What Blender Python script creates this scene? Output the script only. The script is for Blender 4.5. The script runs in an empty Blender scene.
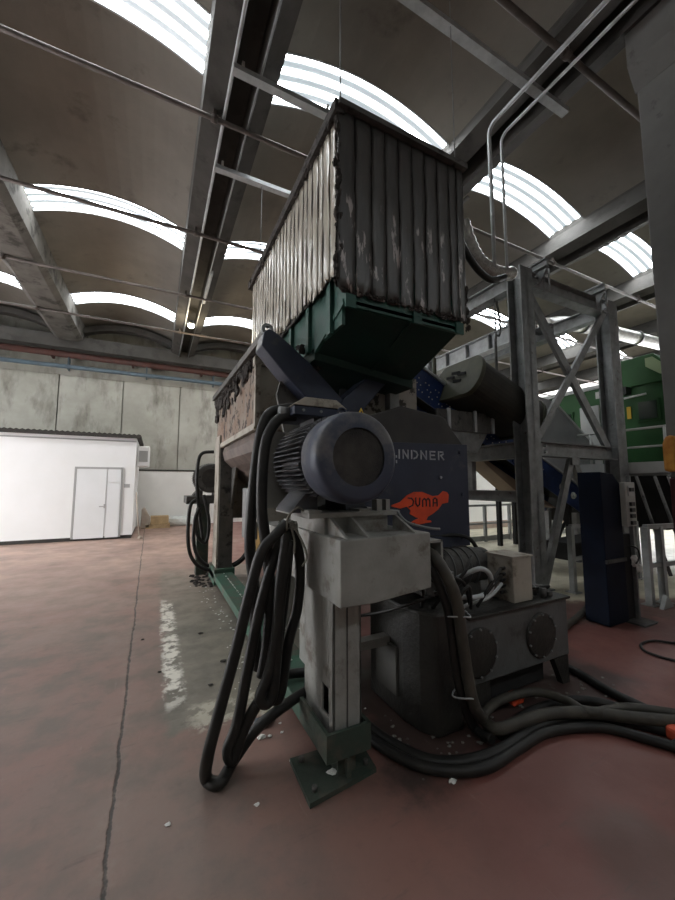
import bpy, bmesh, math, random
from mathutils import Vector, Matrix
random.seed(7)
R = math.radians
SKY_STR = 36.0
WORLD = 12
EXPO = -0.1
SC = bpy.context.scene
COL = SC.collection

# ------------------------------------------------------------------ materials
MATS = {}
def nt_new(name):
    m = bpy.data.materials.new(name); m.use_nodes = True
    nt = m.node_tree; nt.nodes.clear()
    out = nt.nodes.new('ShaderNodeOutputMaterial')
    b = nt.nodes.new('ShaderNodeBsdfPrincipled')
    nt.links.new(b.outputs[0], out.inputs[0])
    tc = nt.nodes.new('ShaderNodeTexCoord')
    MATS[name] = m
    return m, nt, b, tc
def noise(nt, vec, scale, detail=4, rough=.6):
    n = nt.nodes.new('ShaderNodeTexNoise'); n.inputs['Scale'].default_value = scale
    n.inputs['Detail'].default_value = detail; n.inputs['Roughness'].default_value = rough
    nt.links.new(vec, n.inputs['Vector']); return n.outputs['Fac']
def ramp(nt, fac, a, b):
    n = nt.nodes.new('ShaderNodeMapRange'); n.clamp = True
    n.inputs['From Min'].default_value = a; n.inputs['From Max'].default_value = b
    nt.links.new(fac, n.inputs['Value']); return n.outputs['Result']
def mix(nt, fac, a, b):
    n = nt.nodes.new('ShaderNodeMix'); n.data_type = 'RGBA'
    for i, v in ((6, a), (7, b)):
        if isinstance(v, tuple): n.inputs[i].default_value = (*v, 1)
        else: nt.links.new(v, n.inputs[i])
    if isinstance(fac, float): n.inputs[0].default_value = fac
    else: nt.links.new(fac, n.inputs[0])
    return n.outputs[2]
def math_(nt, op, a, b=None, c=None):
    n = nt.nodes.new('ShaderNodeMath'); n.operation = op
    for i, v in enumerate((a, b, c)):
        if v is None: continue
        if isinstance(v, (int, float)): n.inputs[i].default_value = v
        else: nt.links.new(v, n.inputs[i])
    return n.outputs[0]
def scaled(nt, tc, s):
    mp = nt.nodes.new('ShaderNodeMapping'); mp.inputs['Scale'].default_value = s
    nt.links.new(tc.outputs['Object'], mp.inputs['Vector']); return mp.outputs[0]
def M(name, c1, c2=None, scale=3, rough=.6, metal=0, c3=None, t3=(.58, .66), s3=8, bump=0, bscale=30, stretch=(1,1,1), spec=.3, st3=(1,1,1)):
    m, nt, b, tc = nt_new(name)
    v = scaled(nt, tc, stretch)
    col = c1
    if c2:
        f = ramp(nt, noise(nt, v, scale, 5), .35, .65)
        col = mix(nt, f, c1, c2)
    if c3:
        f3 = ramp(nt, noise(nt, scaled(nt, tc, st3), s3, 6, .65), *t3)
        col = mix(nt, f3, col, c3)
    if isinstance(col, tuple): b.inputs['Base Color'].default_value = (*col, 1)
    else: nt.links.new(col, b.inputs['Base Color'])
    b.inputs['Roughness'].default_value = rough; b.inputs['Metallic'].default_value = metal
    b.inputs['Specular IOR Level'].default_value = spec
    if bump:
        bn = nt.nodes.new('ShaderNodeBump'); bn.inputs['Strength'].default_value = bump; bn.inputs['Distance'].default_value = .02
        nt.links.new(noise(nt, v, bscale, 4), bn.inputs['Height']); nt.links.new(bn.outputs[0], b.inputs['Normal'])
    return m
def EM(name, c, s):
    m, nt, b, tc = nt_new(name)
    b.inputs['Base Color'].default_value = (*c, 1); b.inputs['Emission Color'].default_value = (*c, 1); b.inputs['Emission Strength'].default_value = s
    return m

steel = M('galvanised_steel', (.23,.235,.235), (.15,.155,.155), 6, .5, .35, c3=(.1,.085,.075), t3=(.62,.7))
frame_grey = M('grey_painted_frame', (.27,.268,.25), (.20,.197,.183), 4, .55, .05, c3=(.12,.10,.085), t3=(.56,.68), s3=5, bump=.15)
beige = M('beige_machine_paint', (.36,.33,.28), (.26,.235,.20), 3, .55, .05, c3=(.11,.085,.065), t3=(.55,.66), s3=6, bump=.15)
rusty = M('chipped_rusty_panel', (.21,.18,.148), (.18,.115,.08), 3.5, .7, 0, c3=(.035,.022,.018), t3=(.56,.585), s3=6, bump=.3)
dark_steel = M('grimy_dark_steel', (.06,.058,.055), (.10,.095,.088), 5, .6, .2, c3=(.02,.02,.02), t3=(.55,.66), bump=.3)
tank_grey = M('oily_tank_grey', (.10,.105,.105), (.07,.07,.067), 3, .45, .1, c3=(.04,.038,.035), t3=(.56,.7), s3=5, bump=.15)
tank_dark = M('oily_tank_dark', (.017,.0165,.015), (.034,.032,.028), 4, .5, 0, c3=(.025,.022,.02), t3=(.55,.7), s3=4, bump=.3)
blue_paint = M('slate_blue_paint', (.024,.031,.055), (.02,.024,.04), 4, .42, .05, c3=(.07,.067,.062), t3=(.6,.75), s3=5, bump=.08)
plate_blue = M('guard_slate_blue', (.036,.043,.068), (.03,.035,.055), 3, .5, 0, c3=(.085,.085,.09), t3=(.6,.75), s3=4)
guard_top = M('guard_dusty_dark_top', (.035,.034,.034), (.05,.048,.045), 3, .7, 0)
cowl_blue = M('dusty_blue_cowl', (.036,.044,.070), (.05,.055,.07), 4, .5, .05, c3=(.22,.205,.185), t3=(.44,.74), s3=2.0, bump=.05)
fin_blue = M('motor_fin_grey', (.055,.058,.07), (.08,.078,.078), 5, .6, .1)
grille_m = M('mesh_grille', (.018,.018,.018), (.06,.055,.05), 4, .8, 0, bump=.5, bscale=160)
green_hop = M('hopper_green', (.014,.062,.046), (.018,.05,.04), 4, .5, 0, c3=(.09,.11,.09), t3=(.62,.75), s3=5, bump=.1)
green_shaded = M('hopper_green_shaded', (.006,.028,.021), (.008,.022,.018), 4, .6, 0, c3=(.03,.04,.035), t3=(.6,.72), s3=4, bump=.1)  # hopper green darkened: shade painted in for the underside
green_dirty = M('grimy_green_foot', (.03,.05,.038), (.04,.048,.038), 4, .65, 0, c3=(.075,.066,.052), t3=(.5,.66), s3=6, bump=.2)
green_rail = M('rail_green', (.04,.11,.075), (.05,.08,.06), 3, .6, 0, c3=(.085,.07,.055), t3=(.5,.66), s3=5, bump=.15)
rubber = M('black_rubber', (.009,.009,.009), (.018,.017,.015), 7, .5, 0, c3=(.045,.042,.036), t3=(.62,.85), s3=4)
hose_brown = M('dusty_hose', (.060,.054,.043), (.033,.031,.027), 7, .55, 0, c3=(.11,.10,.08), t3=(.58,.8), s3=4)
clump = M('ragged_black_debris', (.02,.018,.016), (.06,.05,.045), 20, .8, 0, bump=1, bscale=60)
ochre = M('ochre_plate', (.36,.22,.07), (.24,.15,.06), 3, .7, 0)
white_wall = M('white_plaster', (.80,.79,.76), (.74,.73,.70), 1.2, .8, 0)
booth_white = M('booth_white', (.80,.80,.80), (.76,.76,.75), .8, .6, 0)
booth_door = M('booth_door_white', (.74,.75,.76), (.70,.71,.71), 1, .5, 0)
line_grey = M('grey_line', (.35,.35,.34))
dark_trim = M('dark_trim', (.03,.028,.025), (.05,.045,.04), 6, .8)
concrete = M('vault_concrete', (.21,.195,.17), (.17,.157,.137), 1.1, .9, 0, c3=(.10,.092,.08), t3=(.58,.75), s3=1.3, bump=.1, bscale=14)
beam_pale = M('mottled_beam_concrete', (.15,.143,.13), (.10,.094,.085), 2, .9, 0, c3=(.05,.047,.042), t3=(.52,.62), s3=2.4, bump=.1)
beam_c = M('beam_concrete', (.075,.071,.066), (.05,.048,.044), 2, .85, 0, c3=(.035,.033,.03), t3=(.55,.68), s3=2.2, bump=.1)
beam_in = M('beam_recess', (.055,.052,.05), (.04,.038,.036), 2, .9)
wall_c = M('stained_wall_panel', (.42,.41,.365), (.31,.30,.26), .9, .9, 0, c3=(.12,.11,.09), t3=(.50,.74), s3=1.6, st3=(1,1,.35))
column_c = M('column_concrete', (.15,.145,.14), (.115,.112,.108), 1.5, .8, 0, c3=(.06,.058,.055), t3=(.62,.72), s3=2.5)
maroon = M('maroon_paint', (.06,.012,.014), (.04,.01,.012), 3, .6)
rust_pipe = M('red_pipe_paint', (.12,.05,.04), (.08,.04,.034), 4, .6)
blue_pipe = M('pale_blue_pipe', (.10,.14,.17), (.07,.095,.115), 4, .5)
rod_m = M('tie_rod_steel', (.12,.10,.09), (.07,.06,.055), 5, .6, .3)
tray_m = M('cable_tray_grey', (.45,.47,.48), (.33,.345,.35), 6, .5, .2)
conv_blue = M('conveyor_blue', (.02,.045,.15), (.014,.03,.10), 4, .45, 0, c3=(.12,.13,.16), t3=(.62,.7), s3=14)
post_blue = M('navy_post', (.006,.010,.022), (.005,.007,.014), 4, .7, 0, spec=.12)
white_part = M('white_pulley', (.62,.62,.58), (.4,.4,.38), 8, .5)
belt_m = M('grey_belt_cover', (.30,.31,.315), (.24,.245,.25), 2, .6)
tan_m = M('tan_underside', (.36,.28,.22), (.28,.22,.18), 2, .8)
olive = M('olive_drum', (.06,.06,.037), (.04,.04,.027), 4, .6, 0, c3=(.10,.095,.065), t3=(.6,.72), s3=6)
olive_dark = M('olive_drum_shell', (.02,.019,.015), (.03,.028,.022), 4, .7)
sep_green = M('machine_green', (.028,.10,.03), (.022,.075,.024), 2, .5, 0)
sep_pale = M('machine_pale_green', (.35,.45,.26), (.3,.38,.22), 2, .6)
pale_grey = M('pale_grey_panel', (.5,.51,.50), (.42,.43,.42), 2, .6)
window_dark = M('dark_window', (.03,.045,.035), None, rough=.15)
rail_grey = M('handrail_grey', (.27,.28,.275), (.2,.205,.2), 6, .45, .3)
pit_black = M('blackened_steel', (.012,.012,.012), (.02,.02,.02), 4, .8)
orange = M('emblem_orange', (.72,.085,.03), (.6,.07,.03), 8, .6, c3=(.3,.07,.04), t3=(.64,.72), s3=12)
letter_m = M('worn_letter_white', (.42,.43,.45), (.25,.26,.3), 18, .6)
letter_dk = M('emblem_dark_letter', (.06,.035,.04))
yellow = M('yellow_warning', (.65,.42,.05))
yell_or = M('orange_yellow_cover', (.62,.32,.06), (.4,.16,.03), 6, .5)
switch_m = M('switch_plate', (.46,.46,.43), (.36,.36,.33), 6, .5)
black_pl = M('black_plastic', (.015,.015,.015), None, rough=.4)
paper = M('crumpled_white', (.75,.75,.72), (.55,.55,.52), 20, .6, bump=.6)
foil = M('foil_scrap', (.6,.6,.6), (.35,.35,.35), 30, .25, .6, bump=.8)
orange_scrap = M('orange_wrapper', (.75,.09,.03), (.6,.07,.03), 20, .5)
wood = M('pallet_wood', (.50,.36,.20), (.38,.27,.15), 6, .8)
carton = M('carton_brown', (.42,.36,.30), (.34,.28,.23), 4, .8)
sheet_m = M('crumpled_sheet', (.62,.63,.60), (.5,.52,.49), 6, .5, bump=.6, bscale=8)
rope = M('frayed_rope', (.22,.21,.18), (.13,.12,.1), 20, .9)
silver = M('silver_duct', (.55,.55,.53), (.38,.38,.36), 10, .35, .5)
foil_duct = M('crinkled_foil_duct', (.42,.41,.38), (.25,.245,.23), 14, .4, .4, bump=.8, bscale=25)
lamp_e = EM('lamp_glow', (1.0,.86,.6), 60)
tag_orange = M('red_orange_case', (.6,.1,.05))

# curtain strips: torn film, white scuffs and glossy reflections painted lower down
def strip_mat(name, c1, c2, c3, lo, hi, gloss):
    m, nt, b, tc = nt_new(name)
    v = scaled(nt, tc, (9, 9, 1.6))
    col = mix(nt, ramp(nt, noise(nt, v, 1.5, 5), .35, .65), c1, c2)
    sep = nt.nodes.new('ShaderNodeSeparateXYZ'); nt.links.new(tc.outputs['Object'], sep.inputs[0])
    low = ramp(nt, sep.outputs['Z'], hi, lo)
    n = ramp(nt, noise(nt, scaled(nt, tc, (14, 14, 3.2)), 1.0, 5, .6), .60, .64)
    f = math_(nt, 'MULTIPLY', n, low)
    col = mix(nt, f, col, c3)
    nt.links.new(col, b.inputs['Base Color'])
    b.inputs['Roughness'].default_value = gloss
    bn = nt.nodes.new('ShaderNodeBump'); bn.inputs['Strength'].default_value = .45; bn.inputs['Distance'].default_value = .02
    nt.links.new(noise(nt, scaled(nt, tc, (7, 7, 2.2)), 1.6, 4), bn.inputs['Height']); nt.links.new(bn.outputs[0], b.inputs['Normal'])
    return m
strip_front = strip_mat('film_strip_shaded', (.06,.057,.053), (.042,.04,.038), (.34,.31,.30), 3.85, 3.95, .36)  # front film: shade painted in, a darker copy of the side film
strip_side = strip_mat('film_strip_lit', (.40,.365,.31), (.24,.215,.18), (.75,.74,.70), 4.0, 4.3, .25)  # same film on the side, light from the left painted in
dark_gap = M('curtain_backing', (.03,.028,.026), (.05,.045,.04), 6, .9)

# floor
def floor_mat():
    m, nt, b, tc = nt_new('red_epoxy_floor')
    P = tc.outputs['Object']
    sep = nt.nodes.new('ShaderNodeSeparateXYZ'); nt.links.new(P, sep.inputs[0])
    X, Y = sep.outputs['X'], sep.outputs['Y']
    big = noise(nt, P, .8, 6, .6); mid = noise(nt, P, 2.6, 6, .65); fine = noise(nt, P, 14, 5, .7)
    red = mix(nt, ramp(nt, big, .38, .62), (.215,.128,.105), (.19,.138,.115))
    red = mix(nt, math_(nt, 'MULTIPLY', ramp(nt, mid, .46, .62), .75), red, (.145,.12,.102))
    red = mix(nt, math_(nt, 'MULTIPLY', ramp(nt, fine, .55, .8), .35), red, (.09,.07,.06))
    # the right side keeps more of its red paint
    rr = ramp(nt, math_(nt, 'ADD', X, math_(nt, 'MULTIPLY', big, 1.2)), 1.0, 2.2)
    red = mix(nt, math_(nt, 'MULTIPLY', rr, .75), red, (.165,.048,.04))
    def edge(v, lo, hi, w, amt, nz):   # 1 inside lo..hi with ragged borders
        vv = math_(nt, 'ADD', v, math_(nt, 'MULTIPLY', math_(nt, 'SUBTRACT', nz, .5), amt))
        a = ramp(nt, vv, lo - w, lo + w); c = ramp(nt, vv, hi + w, hi - w)
        return math_(nt, 'MULTIPLY', a, c)
    # cement repair left of the green rail, with a plaster edge
    pm = math_(nt, 'MULTIPLY', edge(X, .14, 1.7, .03, .25, mid), edge(Y, 2.7, 7.6, .04, .5, mid))
    cement = mix(nt, ramp(nt, mid, .4, .65), (.19,.175,.14), (.12,.108,.09))
    red = mix(nt, pm, red, cement)
    pl = math_(nt, 'MULTIPLY', edge(X, .13, .27, .02, .12, fine), edge(Y, 3.1, 5.7, .1, .6, mid))
    pl = math_(nt, 'MULTIPLY', pl, ramp(nt, noise(nt, P, 5.5, 5, .7), .44, .52))
    red = mix(nt, pl, red, (.66,.63,.56))
    pl2 = math_(nt, 'MULTIPLY', edge(X, .3, 1.0, .05, .2, fine), edge(Y, 2.65, 2.95, .03, .3, mid))
    red = mix(nt, math_(nt, 'MULTIPLY', pl2, ramp(nt, noise(nt, P, 7, 5, .7), .46, .56)), red, (.42,.39,.32))
    # far right floor is bare sandy screed
    sx = math_(nt, 'ADD', math_(nt, 'MULTIPLY', X, .35), Y)
    s1 = math_(nt, 'ADD', sx, math_(nt, 'MULTIPLY', mid, .6))
    sand = math_(nt, 'MULTIPLY', ramp(nt, s1, 5.15, 5.35), ramp(nt, X, 3.6, 4.4))
    red = mix(nt, sand, red, mix(nt, ramp(nt, mid, .4, .6), (.50,.465,.35), (.38,.35,.27)))
    dk = math_(nt, 'MULTIPLY', edge(s1, 4.55, 5.25, .03, .2, fine), ramp(nt, X, 3.2, 3.6))
    red = mix(nt, math_(nt, 'MULTIPLY', dk, .7), red, (.09,.055,.045))
    # dark ragged patch under the power unit
    dark_patch = math_(nt, 'MULTIPLY', edge(X, 1.3, 3.6, .1, .8, mid), edge(Y, 1.65, 3.4, .08, .5, mid))
    red = mix(nt, math_(nt, 'MULTIPLY', dark_patch, .8), red, (.035,.03,.027))
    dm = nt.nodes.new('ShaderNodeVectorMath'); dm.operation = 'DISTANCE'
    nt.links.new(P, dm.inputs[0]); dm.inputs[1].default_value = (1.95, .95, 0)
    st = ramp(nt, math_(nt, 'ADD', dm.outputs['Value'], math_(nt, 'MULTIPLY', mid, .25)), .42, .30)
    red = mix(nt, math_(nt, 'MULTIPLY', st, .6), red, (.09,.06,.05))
    red = mix(nt, math_(nt, 'MULTIPLY', math_(nt, 'MULTIPLY', ramp(nt, Y, 4.5, 10.0), ramp(nt, X, 3.0, 1.5)), ramp(nt, big, .2, .6)), red, mix(nt, ramp(nt, mid, .4, .65), (.40,.255,.20), (.33,.24,.20)))  # far left floor lightened: stronger light there painted into the colour
    sc = noise(nt, scaled(nt, tc, (9, 1.1, 1)), 2.2, 5, .7)
    red = mix(nt, math_(nt, 'MULTIPLY', ramp(nt, sc, .64, .76), .28), red, (.36,.29,.25))
    sc2 = noise(nt, scaled(nt, tc, (1.2, 6, 1)), 2.6, 5, .7)
    red = mix(nt, math_(nt, 'MULTIPLY', ramp(nt, sc2, .60, .74), .5), red, (.075,.06,.052))
    # long crack and a thin construction joint
    wob = noise(nt, P, 1.7, 6, .75)
    cx_ = math_(nt, 'ADD', X, math_(nt, 'MULTIPLY', math_(nt, 'SUBTRACT', wob, .5), .07))
    cx_ = math_(nt, 'ADD', cx_, math_(nt, 'MULTIPLY', Y, .012))
    d = math_(nt, 'ABSOLUTE', math_(nt, 'ADD', cx_, .095))
    ck = ramp(nt, math_(nt, 'ADD', d, math_(nt, 'MULTIPLY', fine, .004)), .0135, .007)
    red = mix(nt, math_(nt, 'MULTIPLY', ck, .92), red, (.02,.016,.014))
    halo = math_(nt, 'MULTIPLY', ramp(nt, d, .1, .0), ramp(nt, fine, .5, .75))
    red = mix(nt, math_(nt, 'MULTIPLY', halo, .5), red, (.32,.26,.21))
    nt.links.new(red, b.inputs['Base Color'])
    nt.links.new(ramp(nt, mid, .2, .9), b.inputs['Roughness'])
    rr2 = nt.nodes.new('ShaderNodeMapRange'); nt.links.new(mid, rr2.inputs['Value'])
    rr2.inputs['From Min'].default_value = .3; rr2.inputs['From Max'].default_value = .7
    rr2.inputs['To Min'].default_value = .38; rr2.inputs['To Max'].default_value = .62
    nt.links.new(rr2.outputs[0], b.inputs['Roughness'])
    b.inputs['Specular IOR Level'].default_value = .4
    bn = nt.nodes.new('ShaderNodeBump'); bn.inputs['Strength'].default_value = .25; bn.inputs['Distance'].default_value = .01
    hh = math_(nt, 'SUBTRACT', math_(nt, 'ADD', mid, math_(nt, 'MULTIPLY', fine, .4)), math_(nt, 'MULTIPLY', ck, 1.5))
    nt.links.new(hh, bn.inputs['Height']); nt.links.new(bn.outputs[0], b.inputs['Normal'])
    return m
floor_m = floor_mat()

# translucent ribbed rooflight, lit by the daylight outside
def sky_mat():
    m, nt, b, tc = nt_new('rooflight_sheet')
    sep = nt.nodes.new('ShaderNodeSeparateXYZ'); nt.links.new(tc.outputs['Object'], sep.inputs[0])
    w = math_(nt, 'SINE', math_(nt, 'MULTIPLY', sep.outputs['Y'], 2*math.pi/.19))
    f = math_(nt, 'POWER', ramp(nt, w, -.55, 1.0), 2.0)
    col = mix(nt, f, (.78,.92,1.0), (1,1,1))
    nt.links.new(col, b.inputs['Emission Color'])
    b.inputs['Base Color'].default_value = (.5,.5,.5,1)
    st = nt.nodes.new('ShaderNodeMapRange'); nt.links.new(f, st.inputs['Value'])
    st.inputs['To Min'].default_value = .5; st.inputs['To Max'].default_value = SKY_STR
    nt.links.new(st.outputs[0], b.inputs['Emission Strength'])
    return m
sky_m = sky_mat()

# ------------------------------------------------------------------ mesh helpers
class MB:
    def __init__(s): s.v = []; s.f = []; s.sm = []
    def add(s, vs, fs, smooth=False):
        o = len(s.v); s.v += [tuple(v) for v in vs]
        for f in fs: s.f.append([i + o for i in f]); s.sm.append(smooth)
        return s
    def box(s, x0, x1, y0, y1, z0, z1):
        vs = [(x, y, z) for z in (z0, z1) for y in (y0, y1) for x in (x0, x1)]
        return s.add(vs, [(0,2,3,1),(4,5,7,6),(0,1,5,4),(2,6,7,3),(0,4,6,2),(1,3,7,5)])
    def bar(s, p, q, w, h, up=(0,0,1)):       # rectangular bar from p to q
        p, q = Vector(p), Vector(q); d = (q-p).normalized()
        r = d.cross(Vector(up))
        if r.length < 1e-4: r = d.cross(Vector((0,1,0)))
        r.normalize(); u = r.cross(d)
        vs = [a + r*i*w/2 + u*j*h/2 for a in (p, q) for j in (-1,1) for i in (-1,1)]
        return s.add(vs, [(0,1,3,2),(4,6,7,5),(0,4,5,1),(2,3,7,6),(0,2,6,4),(1,5,7,3)])
    def hbeam(s, p, q, w, h, up=(0,0,1), t=.018):  # I section: flanges at +-up
        p, q = Vector(p), Vector(q); d = (q-p).normalized(); r = d.cross(Vector(up)).normalized(); u = r.cross(d)
        s.bar(p + u*(h/2-t/2), q + u*(h/2-t/2), w, t, up); s.bar(p - u*(h/2-t/2), q - u*(h/2-t/2), w, t, up)
        return s.bar(p, q, t, h-2*t, up)
    def prism(s, poly, axis, a, b):            # closed polygon extruded on axis
        n = len(poly)
        def mk(p, t):
            return {'x': (t, p[0], p[1]), 'y': (p[0], t, p[1]), 'z': (p[0], p[1], t)}[axis]
        vs = [mk(p, a) for p in poly] + [mk(p, b) for p in poly]
        return s.add(vs, [list(range(n)), list(range(2*n-1, n-1, -1))] + [(i, i+n, (i+1)%n+n, (i+1)%n) for i in range(n)])
    def cyl(s, p, q, r, r2=None, n=20, cap=True):
        p, q = Vector(p), Vector(q); r2 = r if r2 is None else r2
        d = (q-p).normalized(); a = d.orthogonal().normalized(); b = d.cross(a)
        vs = [c + (a*math.cos(t) + b*math.sin(t))*rr for c, rr in ((p, r), (q, r2)) for t in [2*math.pi*i/n for i in range(n)]]
        s.add(vs, [(i, (i+1)%n, (i+1)%n+n, i+n) for i in range(n)], True)
        if cap:
            o = len(s.v) - 2*n
            s.f.append([o+i for i in range(n-1, -1, -1)]); s.f.append([o+n+i for i in range(n)]); s.sm += [False, False]
        return s
    def lathe(s, p, axis, prof, n=40):          # prof (distance along axis, radius)
        p = Vector(p); d = Vector(axis).normalized(); a = d.orthogonal().normalized(); b = d.cross(a)
        vs = []
        for t, r in prof:
            for i in range(n):
                an = 2*math.pi*i/n; vs.append(p + d*t + (a*math.cos(an) + b*math.sin(an))*max(r, 1e-4))
        fs = [(j*n+i, j*n+(i+1)%n, (j+1)*n+(i+1)%n, (j+1)*n+i) for j in range(len(prof)-1) for i in range(n)]
        return s.add(vs, fs, True)
    def tube(s, pts, r, n=10, sub=5, wob=0):
        P = [Vector(p) for p in pts]; C = []
        for i in range(len(P)-1):
            p0 = P[max(i-1, 0)]; p1 = P[i]; p2 = P[i+1]; p3 = P[min(i+2, len(P)-1)]
            for k in range(sub):
                t = k/sub
                C.append(.5*((2*p1) + (p2-p0)*t + (2*p0-5*p1+4*p2-p3)*t*t + (3*p1-p0-3*p2+p3)*t**3))
        C.append(P[-1])
        T = [(C[min(i+1, len(C)-1)] - C[max(i-1, 0)]).normalized() for i in range(len(C))]
        a = T[0].orthogonal().normalized(); vs = []
        for i, c in enumerate(C):
            a = (a - T[i]*a.dot(T[i])).normalized(); b = T[i].cross(a)
            rr = r*(1 + (wob if i % 2 else -wob))
            vs += [c + (a*math.cos(2*math.pi*k/n) + b*math.sin(2*math.pi*k/n))*rr for k in range(n)]
        m = len(C)
        s.add(vs, [(i*n+k, i*n+(k+1)%n, (i+1)*n+(k+1)%n, (i+1)*n+k) for i in range(m-1) for k in range(n)], True)
        o = len(s.v) - m*n
        s.f.append([o+k for k in range(n-1, -1, -1)]); s.f.append([o+(m-1)*n+k for k in range(n)]); s.sm += [False]*2
        return s
    def blob(s, c, r, seed=0, sq=(1,1,1), jag=.35):
        rnd = random.Random(seed); b = bmesh.new(); bmesh.ops.create_icosphere(b, subdivisions=2, radius=1)
        vs = [(c[0]+v.co.x*r*sq[0]*(k := 1+rnd.uniform(-jag, jag)), c[1]+v.co.y*r*sq[1]*k, c[2]+v.co.z*r*sq[2]*k) for v in b.verts]
        fs = [[v.index for v in f.verts] for f in b.faces]; b.free()
        return s.add(vs, fs)
    def build(s, name, m, parent=None, bevel=0, recalc=True):
        me = bpy.data.meshes.new(name); me.from_pydata(s.v, [], s.f); me.update()
        b = bmesh.new(); b.from_mesh(me)
        for f, sm in zip(b.faces, s.sm): f.smooth = sm
        if recalc: bmesh.ops.recalc_face_normals(b, faces=b.faces)
        b.to_mesh(me); b.free()
        me.materials.append(m if not isinstance(m, str) else MATS[m])
        o = bpy.data.objects.new(name, me); COL.objects.link(o)
        if parent:
            o.parent = parent
            off = Vector((0,0,0)); p = parent
            while p: off += p.location; p = p.parent
            o.location = -off
        if bevel:
            md = o.modifiers.new('bevel', 'BEVEL'); md.width = bevel; md.segments = 2; md.limit_method = 'ANGLE'; md.angle_limit = R(40)
        return o
def tag(o, label=None, cat=None, group=None, kind=None):
    if label: o['label'] = label
    if cat: o['category'] = cat
    if group: o['group'] = group
    if kind: o['kind'] = kind
    return o
def thing(name, loc, label, cat, group=None):
    o = bpy.data.objects.new(name, None); COL.objects.link(o); o.location = loc; o.empty_display_size = .2
    bpy.context.view_layer.update()
    return tag(o, label, cat, group)
def struct(o): o['kind'] = 'structure'; return o
def catmull(pts, sub=6):
    P = [Vector(p) for p in pts]; C = []
    for i in range(len(P)-1):
        p0, p1, p2, p3 = P[max(i-1,0)], P[i], P[i+1], P[min(i+2,len(P)-1)]
        for k in range(sub):
            t = k/sub; C.append(.5*((2*p1)+(p2-p0)*t+(2*p0-5*p1+4*p2-p3)*t*t+(3*p1-p0-3*p2+p3)*t**3))
    return C + [P[-1]]

# ================================================================== SETTING
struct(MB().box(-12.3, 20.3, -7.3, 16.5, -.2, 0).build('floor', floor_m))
BX = [-10.1, -6.5, -2.9, .77, 4.27, 8.0, 11.6, 15.2, 18.8]     # beam centre lines
HW = .41
ROWS = [(-4.5,-3.75), (4.12,4.87), (8.3,9.08), (12.7,13.46)]  # first row added unseen behind the camera to light the front faces
cl = MB(); beams = MB(); rec = MB()
NSEG = 14
def topL(i): return BX[i]-HW+(.27 if BX[i] > 2 else 0)
def topR(i): return BX[i]+HW-(.2 if BX[i] > 2 else 0)
def arc(x0, x1, t):
    return x0 + (x1-x0)*t, 7.2 + .31*(1-(2*t-1)**2)
wn = 0
for i in range(len(BX)-1):
    x0, x1 = topR(i), topL(i+1)
    ys = [-7.0]
    for a, b in ROWS: ys += [a, b]
    ys.append(16.1)
    for k in range(0, len(ys), 2):
        y0, y1 = ys[k], ys[k+1]
        for s in range(NSEG):
            (xa, za), (xb, zb) = arc(x0, x1, s/NSEG), arc(x0, x1, (s+1)/NSEG)
            vs = [(xa,y0,za),(xb,y0,zb),(xb,y1,zb),(xa,y1,za),(xa,y0,za+.14),(xb,y0,zb+.14),(xb,y1,zb+.14),(xa,y1,za+.14)]
            cl.add(vs, [(0,1,2,3),(7,6,5,4),(0,4,5,1),(3,2,6,7)])
    for y0, y1 in ROWS:
        wn += 1
        p = MB()
        for s in range(NSEG):
            (xa, za), (xb, zb) = arc(x0, x1, s/NSEG), arc(x0, x1, (s+1)/NSEG)
            p.add([(xa,y0-.02,za+.07),(xb,y0-.02,zb+.07),(xb,y1+.02,zb+.07),(xa,y1+.02,za+.07)], [(0,3,2,1)])
        w = struct(p.build('window_%d' % wn, sky_m, recalc=False))
        fr = MB()
        for yy in (y0+.012, y1-.012):
            for s in range(NSEG):
                (xa, za), (xb, zb) = arc(x0, x1, s/NSEG), arc(x0, x1, (s+1)/NSEG)
                fr.bar((xa,yy,za+.03), (xb,yy,zb+.03), .025, .07)
        fr.build('window_frame', tray_m, w)
for i, x in enumerate(BX):
    # hollow precast beam: two lips with a recess between
    p = MB()
    mid_ = [(x-.15,6.58),(x-.15,6.95),(x+.17,6.95),(x+.17,6.58)] if x > 0 else [(x-.28,6.56),(x+.28,6.56)]
    p.prism([(topL(i),7.3),(topL(i),7.15),(x-HW,6.66)] + mid_ + [(x+HW,6.66),(topR(i),7.15),(topR(i),7.3)], 'y', -7, 16.1)
    struct(p.build('trim_%d' % (i+1), beam_pale if x < 0 else beam_c))
struct(cl.build('ceiling', concrete))
# end wall in cast panels with open joints, whitewashed below
wb = MB().box(-12.3, 20.3, 16.12, 16.4, 0, 8.0)
jx = [-12.3] + [-11.3+2.01*k for k in range(16)] + [20.3]
for a, b in zip(jx, jx[1:]): wb.box(a+.02, b-.02, 16.0, 16.14, 2.1, 5.55)
wb.box(-12.3, 20.3, 15.98, 16.13, 5.55, 6.0)
struct(wb.build('wall_back', wall_c))
struct(MB().box(-12.3, 20.3, 15.93, 16.1, 0, 2.1).build('trim_20', white_wall))
struct(MB().box(-12.3, 20.3, 15.91, 15.99, 2.1, 2.16).build('trim_21', dark_trim))
ar = MB()
for i in range(len(BX)-1):
    x0, x1 = topR(i), topL(i+1)
    for s in range(NSEG):
        (xa, za), (xb, zb) = arc(x0, x1, s/NSEG), arc(x0, x1, (s+1)/NSEG)
        ar.bar((xa,15.2,za-.22), (xb,15.2,zb-.22), .3, .2)
struct(ar.build('trim_22', beam_c))
struct(MB().box(-12.3,20.3,15.1,15.5,6.3,6.75).build('trim_23', beam_c))
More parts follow.
